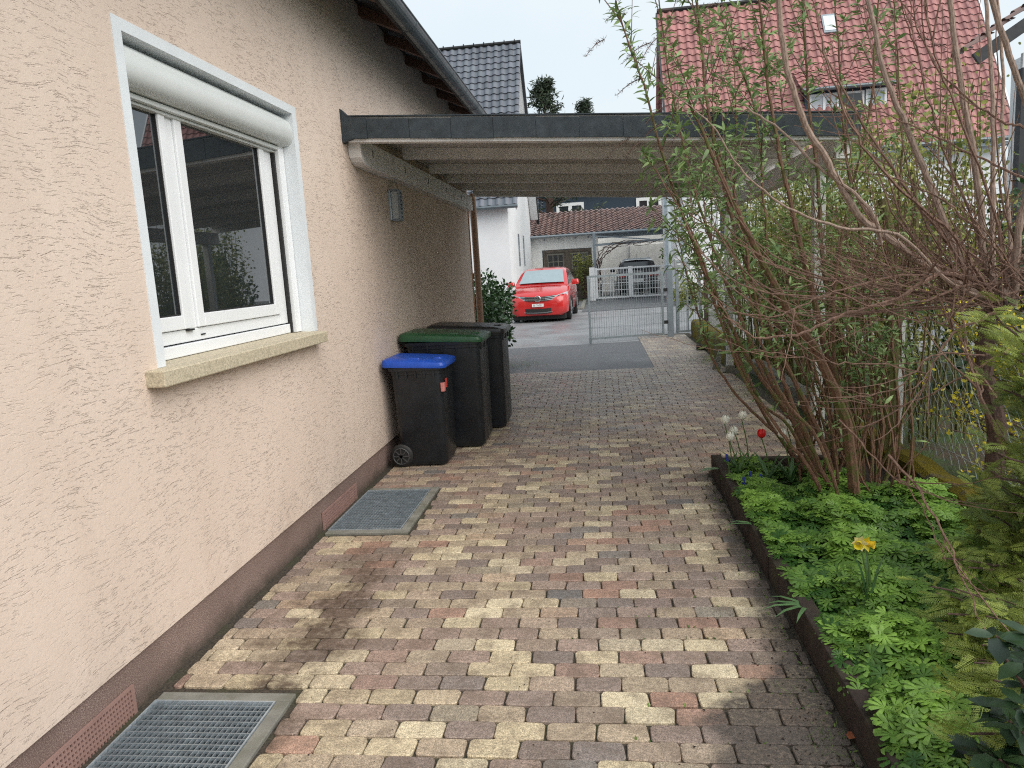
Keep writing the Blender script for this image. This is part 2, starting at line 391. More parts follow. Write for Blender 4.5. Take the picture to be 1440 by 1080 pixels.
def palmate():
    vs, fs = [], []
    for i, a in enumerate((-118, -78, -38, 0, 38, 78, 118)):
        L = 1-.10*abs(i-3)*.5; c, s_ = math.cos(R(a)), math.sin(R(a))
        def P(x, y, z): return (x*c-y*s_, x*s_+y*c, z)
        o = len(vs)
        vs += [P(0, 0, 0), P(.45*L, .12, .05), P(.45*L, -.12, .05), P(.5*L, 0, .10), P(.98*L, .17, -.03), P(.80*L, .02, .05), P(1.05*L, .0, -.02), P(.92*L, -.17, -.03)]
        fs += [(o, o+3, o+1), (o, o+2, o+3), (o+1, o+3, o+5, o+4), (o+3, o+2, o+7, o+5), (o+5, o+6, o+4), (o+5, o+7, o+6)]
    return vs, fs
PALM = palmate()
def spray():
    vs, fs = [], []; r = random.Random(3)
    def blade(x, y, a, L, w, z=0):
        c, s_ = math.cos(a), math.sin(a); o = len(vs)
        vs.extend([(x, y, z), (x+c*L*.45-s_*w, y+s_*L*.45+c*w, z+.01), (x+c*L, y+s_*L, z-.03), (x+c*L*.45+s_*w, y+s_*L*.45-c*w, z+.01)]); fs.append((o, o+3, o+2, o+1))
    for i in range(11):
        x = i*.085; z = -.14*x*x
        for sgn in (-1, 1):
            L = (.42-.30*x)*(.8+.4*r.random()); a = sgn*R(48+8*r.random()); blade(x, 0, a, L, .013, z)
            for j in range(1, 4):
                t = j/4.*L; bx, by = x+math.cos(a)*t, math.sin(a)*t
                blade(bx, by, a-sgn*.6, L*.50*(1-.5*j/4), .0115, z-.02*j); blade(bx, by, a+sgn*.55, L*.45*(1-.5*j/4), .0115, z-.02*j)
    blade(0, 0, 0, 1.02, .014, 0)
    return vs, fs
SPRAY = spray()
BLADE = ([(0, .02, 0), (0, -.02, 0), (.35, .022, .02), (.35, -.022, .02), (.7, .016, -.02), (.7, -.016, -.02), (1, 0, -.15)], [(0, 1, 3, 2), (2, 3, 5, 4), (4, 5, 6)])

def catmull(pts, k=6):
    P = [np.array(p, float) for p in pts]; P = [2*P[0]-P[1]]+P+[2*P[-1]-P[-2]]; out = []
    for i in range(1, len(P)-2):
        for j in range(k):
            t = j/k; a, b, c, d = P[i-1], P[i], P[i+1], P[i+2]
            out.append(.5*((2*b)+(-a+c)*t+(2*a-5*b+4*c-d)*t*t+(-a+3*b-3*c+d)*t**3))
    out.append(P[-2]); return out
def branch(mb, pts, r0, r1, n=6, k=5, wob=0.):
    path = catmull(pts, k); m = len(path)
    if wob: path = [p+rng.normal(0, wob, 3)*(0 < i < m-1) for i, p in enumerate(path)]
    mb.tube(path, [r0+(r1-r0)*i/(m-1) for i in range(m)], n); return path

def tiled(mb, O, U, V, width, length, tw=.30, tl=.34, wave=.035, cvar=.22):
    O, U, V = Vector(O), Vector(U).normalized(), Vector(V).normalized(); N = U.cross(V)
    if N.z < 0: N = -N
    prof = [(0, 0), (.18, -.1), (.36, .15), (.52, .9), (.68, 1.), (.84, .65)]
    nc = int(round(width/tw)); tw = width/nc; nr = int(round(length/tl)); tl = length/nr
    for r_ in range(nr):
        xs = [(c+p)*tw for c in range(nc) for p, h in prof]+[width]; hs = [h*wave for c in range(nc) for p, h in prof]+[0]
        A = [O+U*x+V*(r_*tl+.01)+N*(h-.0) for x, h in zip(xs, hs)]
        B = [O+U*x+V*(r_*tl-.035)+N*(h+.042) for x, h in zip(xs, hs)]
        C = [O+U*x+V*((r_+1)*tl)+N*(h*.9+.004) for x, h in zip(xs, hs)]
        n = len(xs); cols = [1+random.uniform(-cvar, cvar)*random.random()*1.4 for _ in range(nc)]
        o = len(mb.v); mb.v.extend([tuple(p) for p in A+B+C])
        for i in range(n-1):
            g = cols[min(i//6, nc-1)]; cc = (g, g*random.choice((1, .97)), g*.98)
            mb.f.append((o+i, o+i+1, o+n+i+1, o+n+i)); mb.c.append((.5*g, .5*g, .5*g) if False else cc)
            mb.f.append((o+n+i, o+n+i+1, o+2*n+i+1, o+2*n+i)); mb.c.append(cc)

# ================================================================== GROUND
pits = [(.04, .54, 1.62, 2.485), (.04, .525, 4.375, 5.225)]
mb = MB(); xs = [-60, .04, .525, .54, 80]; ys = [-20, 1.62, 2.485, 4.375, 5.225, 140]
for i in range(len(xs)-1):
    for j in range(len(ys)-1):
        cx, cy = (xs[i]+xs[i+1])/2, (ys[j]+ys[j+1])/2
        if any(a < cx < b and c < cy < d for a, b, c, d in pits): continue
        mb.quad((xs[i], ys[j], -.035), (xs[i+1], ys[j], -.035), (xs[i+1], ys[j+1], -.035), (xs[i], ys[j+1], -.035))
mb.build('ground', 'ground', kind='structure')
mb = MB()
xs = [-.02, .04, .525, .54, 2.64, 3.75]; ys = [-2.5, 1.62, 2.485, 4.375, 5.225, 5.62, 11.18, 16.4]
for i in range(len(xs)-1):
    for j in range(len(ys)-1):
        cx, cy = (xs[i]+xs[i+1])/2, (ys[j]+ys[j+1])/2
        if any(a < cx < b and c < cy < d for a, b, c, d in pits): continue
        if cx > 2.64 and cy < 5.62: continue
        if cx < 2.64 and cy > 11.18: continue
        mb.quad((xs[i], ys[j], -.012), (xs[i+1], ys[j], -.012), (xs[i+1], ys[j+1], -.012), (xs[i], ys[j+1], -.012))
mb.build('paving_bed', 'sand', kind='structure')
# pavers
mb = MB()
PAL = [((.54, .45, .30), 17), ((.64, .55, .38), 10), ((.335, .25, .205), 28), ((.255, .20, .17), 24), ((.38, .235, .175), 9), ((.20, .185, .175), 6), ((.42, .335, .24), 24)]
pal = [p for p, w in PAL for _ in range(w)]
def paver(x0, x1, y0, y1):
    if x1-x0 < .025: return
    base = np.array(random.choice(pal)); b2 = np.array(random.choice(pal)); t = random.random()**1.3*.6
    c = base*(1-t)+b2*t; c = c*(1+random.uniform(-.12, .12)); L = x1-x0; W = y1-y0
    rr = min(.017, L*.3); pts = []
    for cx, cy, a0 in ((x1-rr, y1-rr, 0), (x0+rr, y1-rr, 90), (x0+rr, y0+rr, 180), (x1-rr, y0+rr, 270)):
        k = random.uniform(.75, 1.15)
        for a in (0, 45, 90):
            jit = random.uniform(-.0014, .0014)
            pts.append((cx+(rr*k+jit)*math.cos(R(a0+a)), cy+(rr*k+jit)*math.sin(R(a0+a))))
        
    tz = random.uniform(-.0015, .0015); tx = random.uniform(-.004, .004); ty = random.uniform(-.006, .006)
    mx, my = (x0+x1)/2, (y0+y1)/2
    def ring(k, z): return [(mx+(p-mx)*(1-k/L*2), my+(q-my)*(1-k/W*2), z+tz+(p-mx)*tx+(q-my)*ty) for p, q in pts]
    A, B, C = ring(0, -.02), ring(.0004, -.004), ring(.0035, .0)
    o = len(mb.v); mb.v.extend(A+B+C); n = 12; col = tuple(c)
    for i in range(n):
        j = (i+1) % n
        mb.f.append((o+i, o+j, o+n+j, o+n+i)); mb.c.append(col)
        mb.f.append((o+n+i, o+n+j, o+2*n+j, o+2*n+i)); mb.c.append(col)
    mb.f.append(tuple(o+2*n+i for i in range(n))); mb.c.append(col)
pw, ph, g = .1785, .0992, .003
row = 0; y = 1.10
while y < 16.0:
    yc = y+ph/2
    lo, hi = .045, 2.615
    if yc > 5.6: hi = 3.62
    if yc > 11.17: lo = 2.62
    if 1.55 < yc < 2.56: lo = .61
    if 4.31 < yc < 5.29: lo = .60
    off = (row % 2)*pw*.5+random.uniform(-.012, .012); x = math.floor((lo-off)/pw)*pw+off
    while x < hi:
        paver(max(x, lo)+g/2, min(x+pw, hi)-g/2, y+g/2, y+ph-g/2); x += pw
    y += ph; row += 1
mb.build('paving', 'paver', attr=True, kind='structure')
MB().quad((-3, 11.19, -.008), (2.62, 11.19, -.008), (2.68, 15.2, -.008), (-3, 14.6, -.008)).build('asphalt_patch', 'asphalt', kind='structure')
MB().quad((-14, 13.9, -.018), (2.66, 14.7, -.018), (4.2, 16.35, -.018), (40, 16.3, -.018), (40, 33.2, -.018), (-14, 33.2, -.018)).build('street', 'street', kind='structure')
MB().quad((1.2, 25.5, -.008), (5.2, 26.5, -.008), (5.4, 44, -.008), (1.2, 44, -.008)).build('driveway', 'asphalt', kind='structure')
b = MB(); b.box(-1.3, 1.1, 27.2, 27.35, -.02, .07); b.box(1.1, 1.25, 27.2, 33, -.02, .07)
b.build('kerb', 'concrete', kind='structure', bevel=.02)
MB().quad((2.7, -1, .05), (3.83, -1, .05), (3.83, 5.6, .06), (2.7, 5.6, .06)).build('bed_soil', 'soil', kind='structure')
MB().quad((4.6, 12.0, -.015), (9., 11.5, -.015), (9.5, 17, -.015), (4.6, 16.5, -.015)).build('gravel_path', pm('pale_gravel', (.36, .35, .35), .9, var=.3, vs=20, bs=90, bstr=.8, bd=.01), kind='structure')

# ================================================================== NEAR HOUSE
H = thing('house', 'house with peach rough plaster wall, dark eaves gutter and brown plinth', 'house', (-4.5, 5, 0))
w = MB(); TY0, TY1, TZ0, TZ1 = 2.855, 4.635, 1.281, 2.681; YA, YB = -3, 10.8; ZP, ZT = .20, 3.80
def yz(y0, y1, z0, z1, x=0.): w.quad((x, y0, z0), (x, y1, z0), (x, y1, z1), (x, y0, z1))
yz(YA, TY0, ZP, ZT); yz(TY1, YB, ZP, ZT); yz(TY0, TY1, ZP, TZ0); yz(TY0, TY1, TZ1, ZT)
w.quad((0, YB, ZP), (-9, YB, ZP), (-9, YB, ZT), (-4.5, YB, 6.0), (0, YB, ZT)); w.quad((0, YA, ZP), (-9, YA, ZP), (-9, YA, ZT), (-4.5, YA, 6.0), (0, YA, ZT))
w.quad((-9, YA, ZP), (-9, YB, ZP), (-9, YB, ZT), (-9, YA, ZT))
w.quad((0, YA, ZP), (-.03, YA, ZP), (-.03, YB, ZP), (0, YB, ZP))
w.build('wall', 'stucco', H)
p = MB(); p.box(-8.98, -.014, YA+.01, YB-.014, -.6, .198); p.build('plinth', 'plinth', H)
# window
win = MB(); RY0, RY1, RZ0, RZ1 = 2.912, 4.572, 1.285, 2.632
def ringq(m, x, a, b_):      # flat ring in the wall plane between outer a and inner b
    (y0, y1, z0, z1), (u0, u1, v0, v1) = a, b_
    m.quad((x, y0, z0), (x, u0, z0), (x, u0, z1), (x, y0, z1)); m.quad((x, u1, z0), (x, y1, z0), (x, y1, z1), (x, u1, z1))
    m.quad((x, u0, v1), (x, u1, v1), (x, u1, z1), (x, u0, z1))
    if v0 > z0: m.quad((x, u0, z0), (x, u1, z0), (x, u1, v0), (x, u0, v0))
WN = bpy.data.objects.new('window', None); COL.objects.link(WN); WN.parent = H; ROOTS[WN.name] = ROOTS[H.name]
t = MB(); XF = .004
ringq(t, XF, (TY0, TY1, TZ0, TZ1), (RY0, RY1, TZ0, RZ1))
t.quad((XF, RY0, TZ0), (-.16, RY0, TZ0), (-.16, RY0, RZ1), (XF, RY0, RZ1)); t.quad((XF, RY1, TZ0), (XF, RY1, RZ1), (-.16, RY1, RZ1), (-.16, RY1, TZ0))
t.quad((XF, RY0, RZ1), (-.16, RY0, RZ1), (-.16, RY1, RZ1), (XF, RY1, RZ1))
for a in (TY0, TY1): t.quad((XF, a, TZ0), (-.01, a, TZ0), (-.01, a, TZ1), (XF, a, TZ1))
t.quad((XF, TY0, TZ1), (XF, TY1, TZ1), (-.01, TY1, TZ1), (-.01, TY0, TZ1))
t.build('window_reveal', pm('white_reveal_plaster', (.72, .76, .79), .8, var=.05, bs=240, bstr=.45, bd=.002), WN)
fr = MB(); X0, X1 = -.19, -.12
fr.box(X0, X1, 2.912, 2.965, 1.35, 2.45); fr.box(X0, X1, 4.36, 4.47, 1.35, 2.45); fr.box(X0, X1, 2.965, 4.36, 1.35, 1.41)
fr.box(X0, X1+.012, 2.912, 4.47, 1.287, 1.343); fr.box(X0, X1, 3.335, 3.405, 1.41, 2.45); fr.box(X0, X1, 2.965, 4.36, 2.43, 2.45)
fr.build('window_frame', 'pvc', WN, bevel=.004)
for (a, b_) in ((2.968, 3.333), (3.407, 4.357)):
    s_ = MB(); e = .052 if a < 3 else .062; x1 = X1+.012; l = .035 if a < 3 else e
    s_.box(X0+.02, x1, a, a+l, 1.413, 2.43); s_.box(X0+.02, x1, b_-e, b_, 1.413, 2.43); s_.box(X0+.02, x1, a+l, b_-e, 1.413, 1.478); s_.box(X0+.02, x1, a+l, b_-e, 2.405, 2.43)
    sa = s_.build('window_sash', 'pvc', WN, bevel=.004)
    MB().box(X0+.03, x1-.022, a+l-.004, b_-e+.004, 1.474, 2.409).build('window_glass', 'glass', WN)
    q = MB(); 
    for yy in (a+l, b_-e-.006): q.box(x1-.022, x1-.012, yy, yy+.006, 1.479, 2.404)
    q.box(x1-.022, x1-.012, a+l+.006, b_-e-.006, 1.478, 1.485); q.build('glazing_seal', 'rubber', WN)
for ga, gb in ((4.495, 4.569), (2.915, 2.94)): MB().box(-.19, -.075, ga, gb, 1.352 if ga < 3 else 1.287, 2.45).build('shutter_guide', 'pvc', WN, bevel=.003)
MB().box(-.18, -.10, 4.473, 4.493, 1.29, 2.45).build('guide_slot', 'rubber', WN)
MB().box(-.119, -.115, 3.43, 3.47, 1.372, 1.378).build('drain_slot', 'rubber', WN); MB().box(-.119, -.106, 3.30, 3.36, 1.402, 1.410).build('hinge_cap', 'rubber', WN)
bx = MB(); prof = [(-.18, 2.620), (-.10, 2.616), (-.045, 2.605), (-.018, 2.578), (-.004, 2.535), (-.004, 2.49), (-.018, 2.458), (-.045, 2.440), (-.18, 2.434)]
bx.prism([(x, z) for x, z in prof], 1, 2.914, 4.570)
bx.build('shutter_box', 'shutter', WN, smooth=True)
sl = MB(); sl.box(-.17, -.075, 2.942, 4.493, 2.41, 2.432); sl.box(-.17, -.098, 2.942, 4.493, 2.395, 2.409); sl.build('shutter_end_slat', 'shutter', WN, bevel=.003)
si = MB(); si.prism([(-.15, 1.286), (.08, 1.277), (.084, 1.272), (.084, 1.209), (-.0, 1.209), (-.15, 1.209)], 1, 2.765, 4.60); si.build('window_sill', 'sill', WN, bevel=.006)
# eaves
rt = MB()
for yy in [-2.4, -1.5, -.6, .3, 1.2, 2.1, 3.0, 3.9, 4.85, 5.72, 6.30, 7.05, 7.85, 8.62, 9.35, 10.1, 10.7]: pass
eave = []
yy = -2.6
while yy < 10.9:
    r_ = MB(); r_.obox((-.3, yy, 3.885), (.40, yy, 3.57), .085, .08); r_.build('rafter', 'rafter', H); yy += .735
so = MB(); so.obox((-.4, 3.9, 3.985), (.46, 3.9, 3.60), 14.1, .03); so.build('soffit', 'soffit', H)
fa = MB(); fa.box(.40, .425, -3.1, 10.95, 3.47, 3.60); fa.build('fascia_board', 'soffit', H)
gt = MB(); cy_, cz_, rg = .475, 3.52, .07; n = 10; pr = []
for i in range(n+1): a = R(180+180*i/n); pr.append((cy_+rg*math.cos(a), cz_+rg*math.sin(a)))
for i in range(n, -1, -1): a = R(180+180*i/n); pr.append((cy_+(rg-.004)*math.cos(a), cz_+(rg-.004)*math.sin(a)+.001))
gt.prism(pr, 1, -3.1, 11.0)
gt.tube([(cy_+rg, -3.1, cz_+.004), (cy_+rg, 11., cz_+.004)], .008, 6)
gut = gt.build('gutter', 'zinc', H)
yy = -2.2; sm = MB()
while yy < 11:
    pr2 = [(cy_+(rg+.004)*math.cos(R(180+18*i)), cz_+(rg+.004)*math.sin(R(180+18*i))) for i in range(11)]+[(cy_+(rg)*math.cos(R(360-18*i)), cz_+(rg)*math.sin(R(360-18*i))) for i in range(11)]
    sm = MB(); sm.prism(pr2, 1, yy, yy+.022); sm.build('gutter_bracket', 'zinc', gut); yy += .735
rf = MB(); dv = Vector((-1, 0, .452)).normalized(); tiled(rf, (.39, -3.1, 3.60), (0, 1, 0), dv, 14.1, 5.4); rf.build('roof', 'tile_dark', H, attr=True)
rf = MB(); tiled(rf, (-9.45, -3.1, 3.60), (0, 1, 0), (1, 0, .452), 14.1, 5.45); rf.build('roof', 'tile_dark', H, attr=True)
# downpipe at corner
dp = MB(); dp.tube([(.065, 10.86, 0.0), (.065, 10.86, 2.72)], .048, 14); dp.build('downpipe', 'pipe', H, smooth=True)
MB().box(.002, .014, 10.74, 10.76, .2, 2.5).build('corner_strip', 'copper', H)
# vent grilles in plinth (perforated sheet)
def vent(y0, y1, z0, z1, slot):
    m_ = MB(); x = .0
    if not slot:
        px_, pz_ = .017, .020; m_.box(-.010, x, y0, y1, z1-.012, z1); m_.box(-.010, x, y0, y0+.012, z0, z1-.012); m_.box(-.010, x, y1-.012, y1, z0, z1-.012)
        ny = int((y1-y0-.024)/px_); 
        for i in range(ny+1):
            yy = y0+.012+i*(y1-y0-.024-.007)/ny; m_.box(-.008, x-.0005, yy, yy+.007, z0, z1-.012)
        z = z0
        while z < z1-.02: m_.box(-.0078, x-.0009, y0+.012, y1-.012, z, z+.008); z += .019
    else:
        m_.box(-.010, x, y0, y1, z1-.01, z1); yy = y0
        while yy < y1: m_.box(-.010, x, yy, yy+.009, z0, z1-.01); yy += .019
    return m_
for (a, b_) in ((1.55, 2.43), (4.42, 5.09)):
    m_ = vent(a, b_, -.06, .105, False); vg = m_.build('vent_grille', 'ventm', H)
    MB().box(-.0135, -.0105, a+.005, b_-.005, -.06, .10).build('vent_opening', 'dark', vg)
# wall lamp
L = thing('wall_lamp', 'slim grey louvred outdoor lamp on the peach wall under the carport', 'lamp', (0, 6.66, 2.1))
MB().box(.0, .022, 6.60, 6.74, 2.10, 2.365).build('back_plate', 'galvlight', L, bevel=.004)
MB().box(.022, .085, 6.625, 6.715, 2.11, 2.355).build('diffuser', pm('lamp_diffuser', (.50, .52, .52), .3), L, bevel=.004)
m_ = MB(); m_.box(.085, .10, 6.615, 6.64, 2.10, 2.365); m_.box(.085, .10, 6.70, 6.725, 2.10, 2.365)
for i in range(8): z = 2.10+i*.036; m_.box(.0852, .102, 6.64, 6.70, z, z+.014)
m_.box(.022, .085, 6.61, 6.73, 2.358, 2.372); m_.box(.022, .085, 6.61, 6.73, 2.093, 2.107)
m_.build('louvre', 'greypaint', L)

# light well grates
def grate(x0, x1, y0, y1, label):
    T_ = thing('light_well_grate', label, 'grate', ((x0+x1)/2, (y0+y1)/2, 0), 'galvanised grates over the cellar light wells')
    c = MB(); e = .058
    c.box(x0-.0, x1+e, y1+.002, y1+e, -.1, .004); c.box(x0, x1+e, y0-e, y0-.002, -.1, .004); c.box(x1+.002, x1+e, y0-.002, y1+.002, -.1, .0035)
    c.build('concrete_surround', 'concrete', T_, bevel=.004)
    s_ = MB(); s_.quad((x0, y0, -.5), (x1, y0, -.5), (x1, y1, -.5), (x0, y1, -.5)); s_.quad((x0, y0, -.5), (x0, y1, -.5), (x0, y1, -.1), (x0, y0, -.1)); s_.quad((x1, y0, -.5), (x1, y1, -.5), (x1, y1, -.01), (x1, y0, -.01))
    s_.quad((x0, y0, -.5), (x1, y0, -.5), (x1, y0, -.01), (x0, y0, -.01)); s_.quad((x0, y1, -.5), (x1, y1, -.5), (x1, y1, -.01), (x0, y1, -.01)); s_.build('shaft', 'shaft', T_)
    f2 = MB(); z0, z1 = -.022, .006; t_ = .006
    f2.box(x0, x1, y0, y0+t_, z0, z1); f2.box(x0, x1, y1-t_, y1, z0, z1); f2.box(x0, x0+t_, y0+t_, y1-t_, z0, z1); f2.box(x1-t_, x1, y0+t_, y1-t_, z0, z1); f2.build('frame', 'galvlight', T_)
    b2 = MB(); nx = int((x1-x0)/.0205)
    for i in range(1, nx): x = x0+(x1-x0)*i/nx; b2.box(x-.0013, x+.0013, y0+t_, y1-t_, -.018, .003)
    ny = int((y1-y0)/.033)
    for i in range(1, ny): yy = y0+(y1-y0)*i/ny; b2.box(x0+t_, x1-t_, yy-.0022, yy+.0022, -.006, .0045)
    b2.build('grating', 'galv', T_)
grate(*pits[0], 'nearer steel grate beside the wall, at the bottom of the view')
grate(*pits[1], 'farther steel grate beside the wall, just before the bins')

# ================================================================== CARPORT
CP = thing('carport', 'flat roofed carport with dark felt fascia and cream beams against the house', 'carport', (1.9, 8, 0))
sl_ = -.0745; XE = 3.67
def zt(x, z): return z+sl_*x
def slab(m, x0, x1, y0, y1, z0, z1, col=(1, 1, 1)):
    vs = [(x, y, zt(x, z)) for z in (z0, z1) for y in (y0, y1) for x in (x0, x1)]
    return m.add(vs, [(0, 2, 3, 1), (4, 5, 7, 6), (0, 1, 5, 4), (2, 6, 7, 3), (0, 4, 6, 2), (1, 3, 7, 5)], col)
m_ = MB(); x = .085; ws = [.11, .32, .31, .31, .31, .31, .31, .31, .31, .31, .31, .31, .3]
for i, wd in enumerate(ws):
    j = random.uniform(-.003, .003); xe = min(x+wd-.003, XE)
    if xe <= x: break
    slab(m_, x, xe, 5.49+j, 5.512+j, 2.634+random.uniform(-.003, .003), 2.777+random.uniform(-.004, .003)); x += wd
m_.build('fascia', 'felt', CP)
m_ = MB(); m_.prism([(.002, 2.60), (.10, 2.628), (.10, 2.775), (.055, 2.79), (.002, 2.845)], 1, 5.486, 5.56); m_.build('wall_flashing', 'felt', CP)
m_ = MB(); slab(m_, .002, XE, 5.5135, 5.60, 2.612, 2.765); m_.build('rim_board', 'cream', CP)
m_ = MB(); slab(m_, .002, XE, 5.52, 10.78, 2.768, 2.79); m_.build('roof_deck', 'deck', CP)
m_ = MB(); slab(m_, .002, XE+.02, 5.50, 10.80, 2.791, 2.80); m_.build('roof_felt', 'felt', CP)
m_ = MB(); pr = [(5.60, 2.652), (10.62, 2.652), (10.62, 2.457), (5.76, 2.457), (5.70, 2.463), (5.65, 2.48), (5.615, 2.51), (5.60, 2.55)]
m_.prism([(y, z) for y, z in pr], 0, .002, .10); sb = m_.build('side_beam', 'cream', CP, bevel=.004)
for yy in (5.9, 6.9, 7.85, 8.8, 9.75): MB().box(.10, .103, yy, yy+.012, 2.54, 2.60).build('bolt_slot', 'dark', sb)
for yy in (6.84, 7.92, 8.85, 9.77, 10.70):
    m_ = MB(); slab(m_, .104, XE-.02, yy, yy+.075, 2.672, 2.766); m_.build('rafter', 'cream', CP)
m_ = MB(); slab(m_, 3.55, 3.65, 5.62, 10.69, 2.50, 2.665); m_.build('side_beam', 'cream', CP)
for (a, b_) in ((3.60, 6.23), (3.60, 10.40)):
    m_ = MB(); m_.box(a-.045, a+.045, b_-.045, b_+.045, .0 if b_ < 8 else .10, 2.25); m_.build('post', 'postwood', CP, bevel=.006)
m_ = MB(); m_.box(3.54, 3.66, 10.34, 10.46, -.02, .10); m_.box(3.50, 3.54, 10.36, 10.44, .0, .02); m_.build('post_foot', 'concrete', CP, bevel=.01)
m_ = MB(); m_.quad((3.50, 10.62, 0), (3.56, 10.5, 0), (3.57, 10.6, .32), (3.545, 10.62, .32)); m_.v = []; m_.f = []; m_.c = []
m_.add([(3.40, 10.75, 0), (3.52, 10.7, 0), (3.54, 10.9, .0), (3.44, 10.92, 0), (3.52, 10.78, .27), (3.55, 10.78, .27), (3.55, 10.9, .27), (3.53, 10.9, .27)], [(0, 1, 5, 4), (1, 2, 6, 5), (2, 3, 7, 6), (3, 0, 4, 7), (4, 5, 6, 7)])
tag(m_.build('stone_slab', 'concrete'), 'grey stone slab leaning by the foot of the carport post', 'slab')

# ================================================================== BINS
def rrect(x0, x1, y0, y1, r, z, n=4):
    pts = []
    for cx, cy, a0 in ((x1-r, y1-r, 0), (x0+r, y1-r, 90), (x0+r, y0+r, 180), (x1-r, y0+r, 270)):
        for i in range(n+1): a = R(a0+90*i/n); pts.append((cx+r*math.cos(a), cy+r*math.sin(a), z))
    return pts
def bin_(name, label, x0, x1, y0, y1, h, lid, depth_bottom, sticker=False):
    T_ = thing(name, label, 'wheelie bin', ((x0+x1)/2, (y0+y1)/2, 0), 'wheelie bins lined up along the wall')
    yc = (y0+y1)/2; hb = h-.085
    b2 = MB(); bb0 = x1-.015-depth_bottom
    b2.loft([rrect(bb0+.02, x1-.035, y0+.045, y1-.045, .05, .015), rrect(bb0, x1-.015, y0+.03, y1-.03, .055, .05), rrect(x0+.06, x1-.01, y0+.012, y1-.012, .05, hb-.06), rrect(x0+.055, x1-.006, y0+.008, y1-.008, .05, hb-.055), rrect(x0+.05, x1-.004, y0+.006, y1-.006, .05, hb)])
    for i in range(5): xx = x0+.12+(x1-x0-.2)*i/4; b2.box(xx-.006, xx+.006, y0-.003, y0+.012, hb-.085, hb-.024)
    for i in range(3): yy_ = y0+.10+(y1-y0-.2)*i/2; b2.box(x1-.012, x1+.004, yy_-.006, yy_+.006, hb-.085, hb-.024)
    body = b2.build('body', 'bin', T_, smooth=True)
    m2 = MB(); m2.loft([rrect(x0+.035, x1+.012, y0-.006, y1+.006, .05, hb-.022), rrect(x0+.035, x1+.014, y0-.008, y1+.008, .05, hb+.008), rrect(x0+.04, x1+.0, y0+.0, y1-.0, .05, hb+.012)]); m2.build('rim', 'bin', T_, smooth=True)
    l = MB(); z = hb+.013
    def lr(ax0, ax1, ay, zz, slope=.0): return [(px, py, zz+slope*(x1-px)) for px, py, _ in rrect(ax0, ax1, y0+ay, y1-ay, .05, 0)]
    l.loft([lr(x0-.01, x1+.022, -.014, z-.022, .05), lr(x0-.012, x1+.026, -.018, z+.0, .06), lr(x0-.005, x1+.02, -.008, z+.022, .07), lr(x0+.02, x1-.03, .02, z+.034, .075), lr(x0+.06, x1-.09, .07, z+.036, .08)])
    lo = l.build('lid', lid, T_, smooth=True)
    g2 = MB(); g2.loft([rrect(x1-.12, x1-.03, yc-.09, yc+.09, .02, z+.03), rrect(x1-.11, x1-.04, yc-.08, yc+.08, .02, z+.05)]); g2.loft([rrect(x0+.08, x1-.2, y0+.06, y0+.09, .012, z+.04), rrect(x0+.085, x1-.205, y0+.065, y0+.085, .01, z+.062)]); g2.build('lid_grip', lid, lo, smooth=True)
    hn = MB(); hx = x0-.01
    hn.tube([(x0+.06, y0+.07, hb-.01), (hx, y0+.07, hb+.015), (hx-.01, y0+.10, hb+.02), (hx-.01, y1-.10, hb+.02), (hx, y1-.07, hb+.015), (x0+.06, y1-.07, hb-.01)], .014, 8); hn.build('handle', 'bin', T_, smooth=True)
    wr = .10; wx = bb0+.005
    ax = MB(); ax.tube([(wx, y0+.02, wr), (wx, y1-.02, wr)], .012, 8); ax.build('axle', 'bin', T_)
    for yy, sg in ((y0+.0, -1), (y1, 1)):
        ty = MB(); prof = [(.0, wr*.72), (.006, wr*.93), (.014, wr), (.036, wr), (.044, wr*.93), (.05, wr*.72)]; rings = []
        for dy, rr_ in prof: rings.append([(wx+rr_*math.cos(R(a)), yy+sg*(-.03)+dy-.02, wr+rr_*math.sin(R(a))) for a in range(0, 360, 15)])
        wh = ty.build; ty.loft(rings); wo = ty.build('wheel', 'rubber', T_, smooth=True)
        rm = MB(); yf = yy-.05-.001 if sg < 0 else yy+.002
        y_a = (yy+.03-.02-.004) if sg < 0 else (yy-.03-.02+.052)
        for a in range(0, 360, 45): rm.obox((wx, y_a, wr), (wx+.068*math.cos(R(a)), y_a, wr+.068*math.sin(R(a))), .008, .012, up=(0, 1, 0))
        rm.tube([(wx+.068*math.cos(R(a)), y_a, wr+.068*math.sin(R(a))) for a in range(0, 361, 20)], .005, 5, False); rm.tube([(wx, y_a-.006, wr), (wx, y_a+.006, wr)], .02, 10)
        rm.build('rim', 'bin' if False else pm('wheel_rim_plastic', (.06, .06, .062), .45), wo)
    if sticker:
        MB().quad((x1-.003, y0+.075, .66), (x1-.003, y0+.16, .655), (x1-.001, y0+.16, .73), (x1-.001, y0+.075, .74)).build('sticker', 'stred', T_)
        s2 = MB(); s2.loft([rrect(x1-.03, x1+.004, y0+.008, y0+.06, .01, .64), rrect(x1-.03, x1+.006, y0+.006, y0+.06, .01, .71)]); s2.build('sticker', pm('sticker_pink', (.62, .22, .20), .5), T_)
    return T_
bin_('wheelie_bin', 'small black wheelie bin with blue lid, nearest in the row', .04, .545, 5.85, 6.33, .93, 'lidblue', .40, True)
bin_('wheelie_bin', 'tall black wheelie bin with dark green lid, middle of the row', .03, .765, 6.46, 7.05, 1.07, 'lidgreen', .58)
bin_('wheelie_bin', 'tall wheelie bin with black lid, farthest in the row', .10, .865, 7.24, 7.83, 1.07, 'lidblack', .58)

